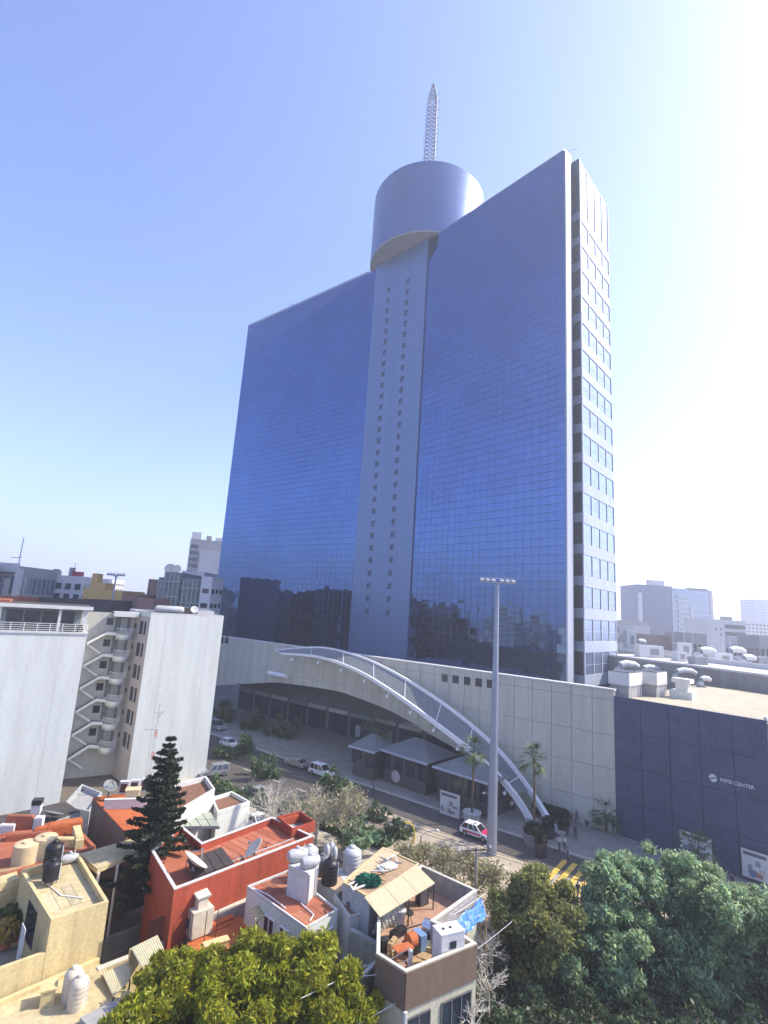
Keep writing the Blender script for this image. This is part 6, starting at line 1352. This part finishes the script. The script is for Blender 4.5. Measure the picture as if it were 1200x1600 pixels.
leaves('crown', t, np.array([tuple(p) for p in Ps]), .17, leafmat('pine_needle', (.022, .036, .016), .5, .08), elong=1.6, droop=-.4)
# bare and dry trees
def bare(label, base, h, spread, n0, m, group=None, depth=5, r0=.14, leafy=0, leafm=None, name='bare_tree'):
    t = thing(name, label, 'tree', base, group=group); tr = MB(); mb = MB(); tips = []
    def grow(p, d, L_, r, lv):
        q = p+d*L_; (tr if lv < 2 else mb).tube(p, q, r, r*.72, n=5 if lv < 2 else 3, caps=False)
        if lv >= depth: tips.append(q); return
        for _ in range(random.choice((2, 3, 3)) if lv else n0):
            ax = Vector(rng.normal(size=3)); dd = (d+ax*spread).normalized(); dd.z = dd.z*.8+.22; dd.normalize(); grow(p.lerp(q, random.uniform(.55, 1)), dd, L_*random.uniform(.66, .86), max(.010, r*.62), lv+1)
    grow(base, Vector((0, 0, 1)), h*.30, r0, 0)
    tr.build('trunk', twig, t); mb.build('twigs', m, t).name = 'twig_crown'
    if leafy:
        P_ = np.array([tuple(x) for x in tips]); P_ = np.repeat(P_, leafy, 0)+rng.normal(size=(len(P_)*leafy, 3))*.22; leaves('crown', t, P_, .17, leafm)
    return t
grey = M('grey_twig', (.58, .55, .47), .9, var=.2, scale=1, island=.3)
dryl = leafmat('dry_leaf', (.38, .34, .22), .4, .4)
for px, py, top, lab, m, lf in ((432, 1325, 1218, 'pale bare tree left of the two behind the red house', grey, 0), (492, 1330, 1226, 'wide tan bare tree behind the red house roof', twig, 2), (535, 1330, 1236, 'tan half bare tree above the bushy palm', twig, 3)):
    p = atz(px, py); bare(lab, p, zat(px, top, p)*1.15, .50, 7, m, 'bare trees behind the red house', 6, .13, max(0, lf-1), dryl)
for px, py, top, lab, lf in ((640, 1375, 1310, 'dry brush tree left of the insulator pole behind the flat roof', 3), (690, 1385, 1318, 'dry brush tree directly behind the terrace wall', 3), (722, 1400, 1330, 'dry brush tree at the foot of the insulator pole', 3), (770, 1420, 1345, 'dry brush tree in front of the big mast', 3), (790, 1450, 1385, 'dry brush tree beside the olive tree', 3), (665, 1370, 1318, 'low dry brush below the street lamp', 2), (745, 1395, 1350, 'low dry brush between pole and mast', 2)):
    p = atz(px, py); bare(lab, p, zat(px, top, p)*1.05, .55, 7, twig, 'dry brush along the pavement', 5, .09, lf+1, dryl, 'dry_tree')
for px, py, y, lab in ((770, 1460, 42, 'grey bare tree right of the blue tarpaulin'), (765, 1520, 39, 'grey bare tree in front of the terrace house windows'), (740, 1570, 36, 'thin bare tree at the bottom beside the terrace house')):
    c = aty(px, py, y); p = Vector((c.x, c.y, 0)); bare(lab, p, c.z+1.2, .5, 6, grey, 'bare trees beside the terrace house', 5, .1, 0)
# low garden greenery between houses, and undergrowth at the bottom
M_under = leafmat('leaf_under', (.06, .09, .045), .5, .3)
def undergrowth(name, label, poly, n, h, m, size=.3):
    P_ = [atz(*q) for q in poly]; xs = [p.x for p in P_]; ys = [p.y for p in P_]; o = thing('tmp', label, 'x', (sum(xs)/len(xs), sum(ys)/len(ys), 0)); pts = rng.random((n, 3)); 
    A = np.array([[p.x, p.y] for p in P_]); u_, v_ = pts[:, 0], pts[:, 1]
    XY = (A[0]*((1-u_)*(1-v_))[:, None]+A[1]*(u_*(1-v_))[:, None]+A[2]*(u_*v_)[:, None]+A[3]*((1-u_)*v_)[:, None])
    Zz = rng.random(n)*h*(.5+.5*np.sin(XY[:, 0]*1.7)*np.sin(XY[:, 1]*1.3)); Zz = np.abs(Zz)+.05
    l = leaves(name, o, np.column_stack([XY, Zz]), size, m); l.parent = None; l.location = o.location; bpy.data.objects.remove(o); tag(l, label, 'greenery', kind='stuff')
undergrowth('undergrowth', 'dark undergrowth between the right trees and the pavement', [(740, 1480), (1260, 1470), (1300, 1720), (700, 1720)], 30000, 1.8, M_under, .2)
undergrowth('undergrowth', 'dark garden greenery at the bottom left below the houses', [(140, 1560), (600, 1520), (640, 1720), (120, 1720)], 12000, 1.6, M_under, .2)
undergrowth('hedge', 'dark hedge strip along the shaded street kerb', [(330, 1225), (620, 1315), (600, 1330), (325, 1240)], 9000, 1.6, drk)
# ================================================================== HAZE
hzm = bpy.data.materials.new('haze_air'); hzm.use_nodes = True; N = hzm.node_tree.nodes; N.remove(N['Principled BSDF'])
pv = N.new('ShaderNodeVolumePrincipled'); pv.inputs['Color'].default_value = (.88, .92, 1.0, 1); pv.inputs['Density'].default_value = .00065; pv.inputs['Anisotropy'].default_value = .35
hzm.node_tree.links.new(pv.outputs[0], N['Material Output'].inputs['Volume'])
hz_ = MB().box((0, 3500, 125), (12500, 12500, 252)).build('haze', hzm); hz_['kind'] = 'stuff'
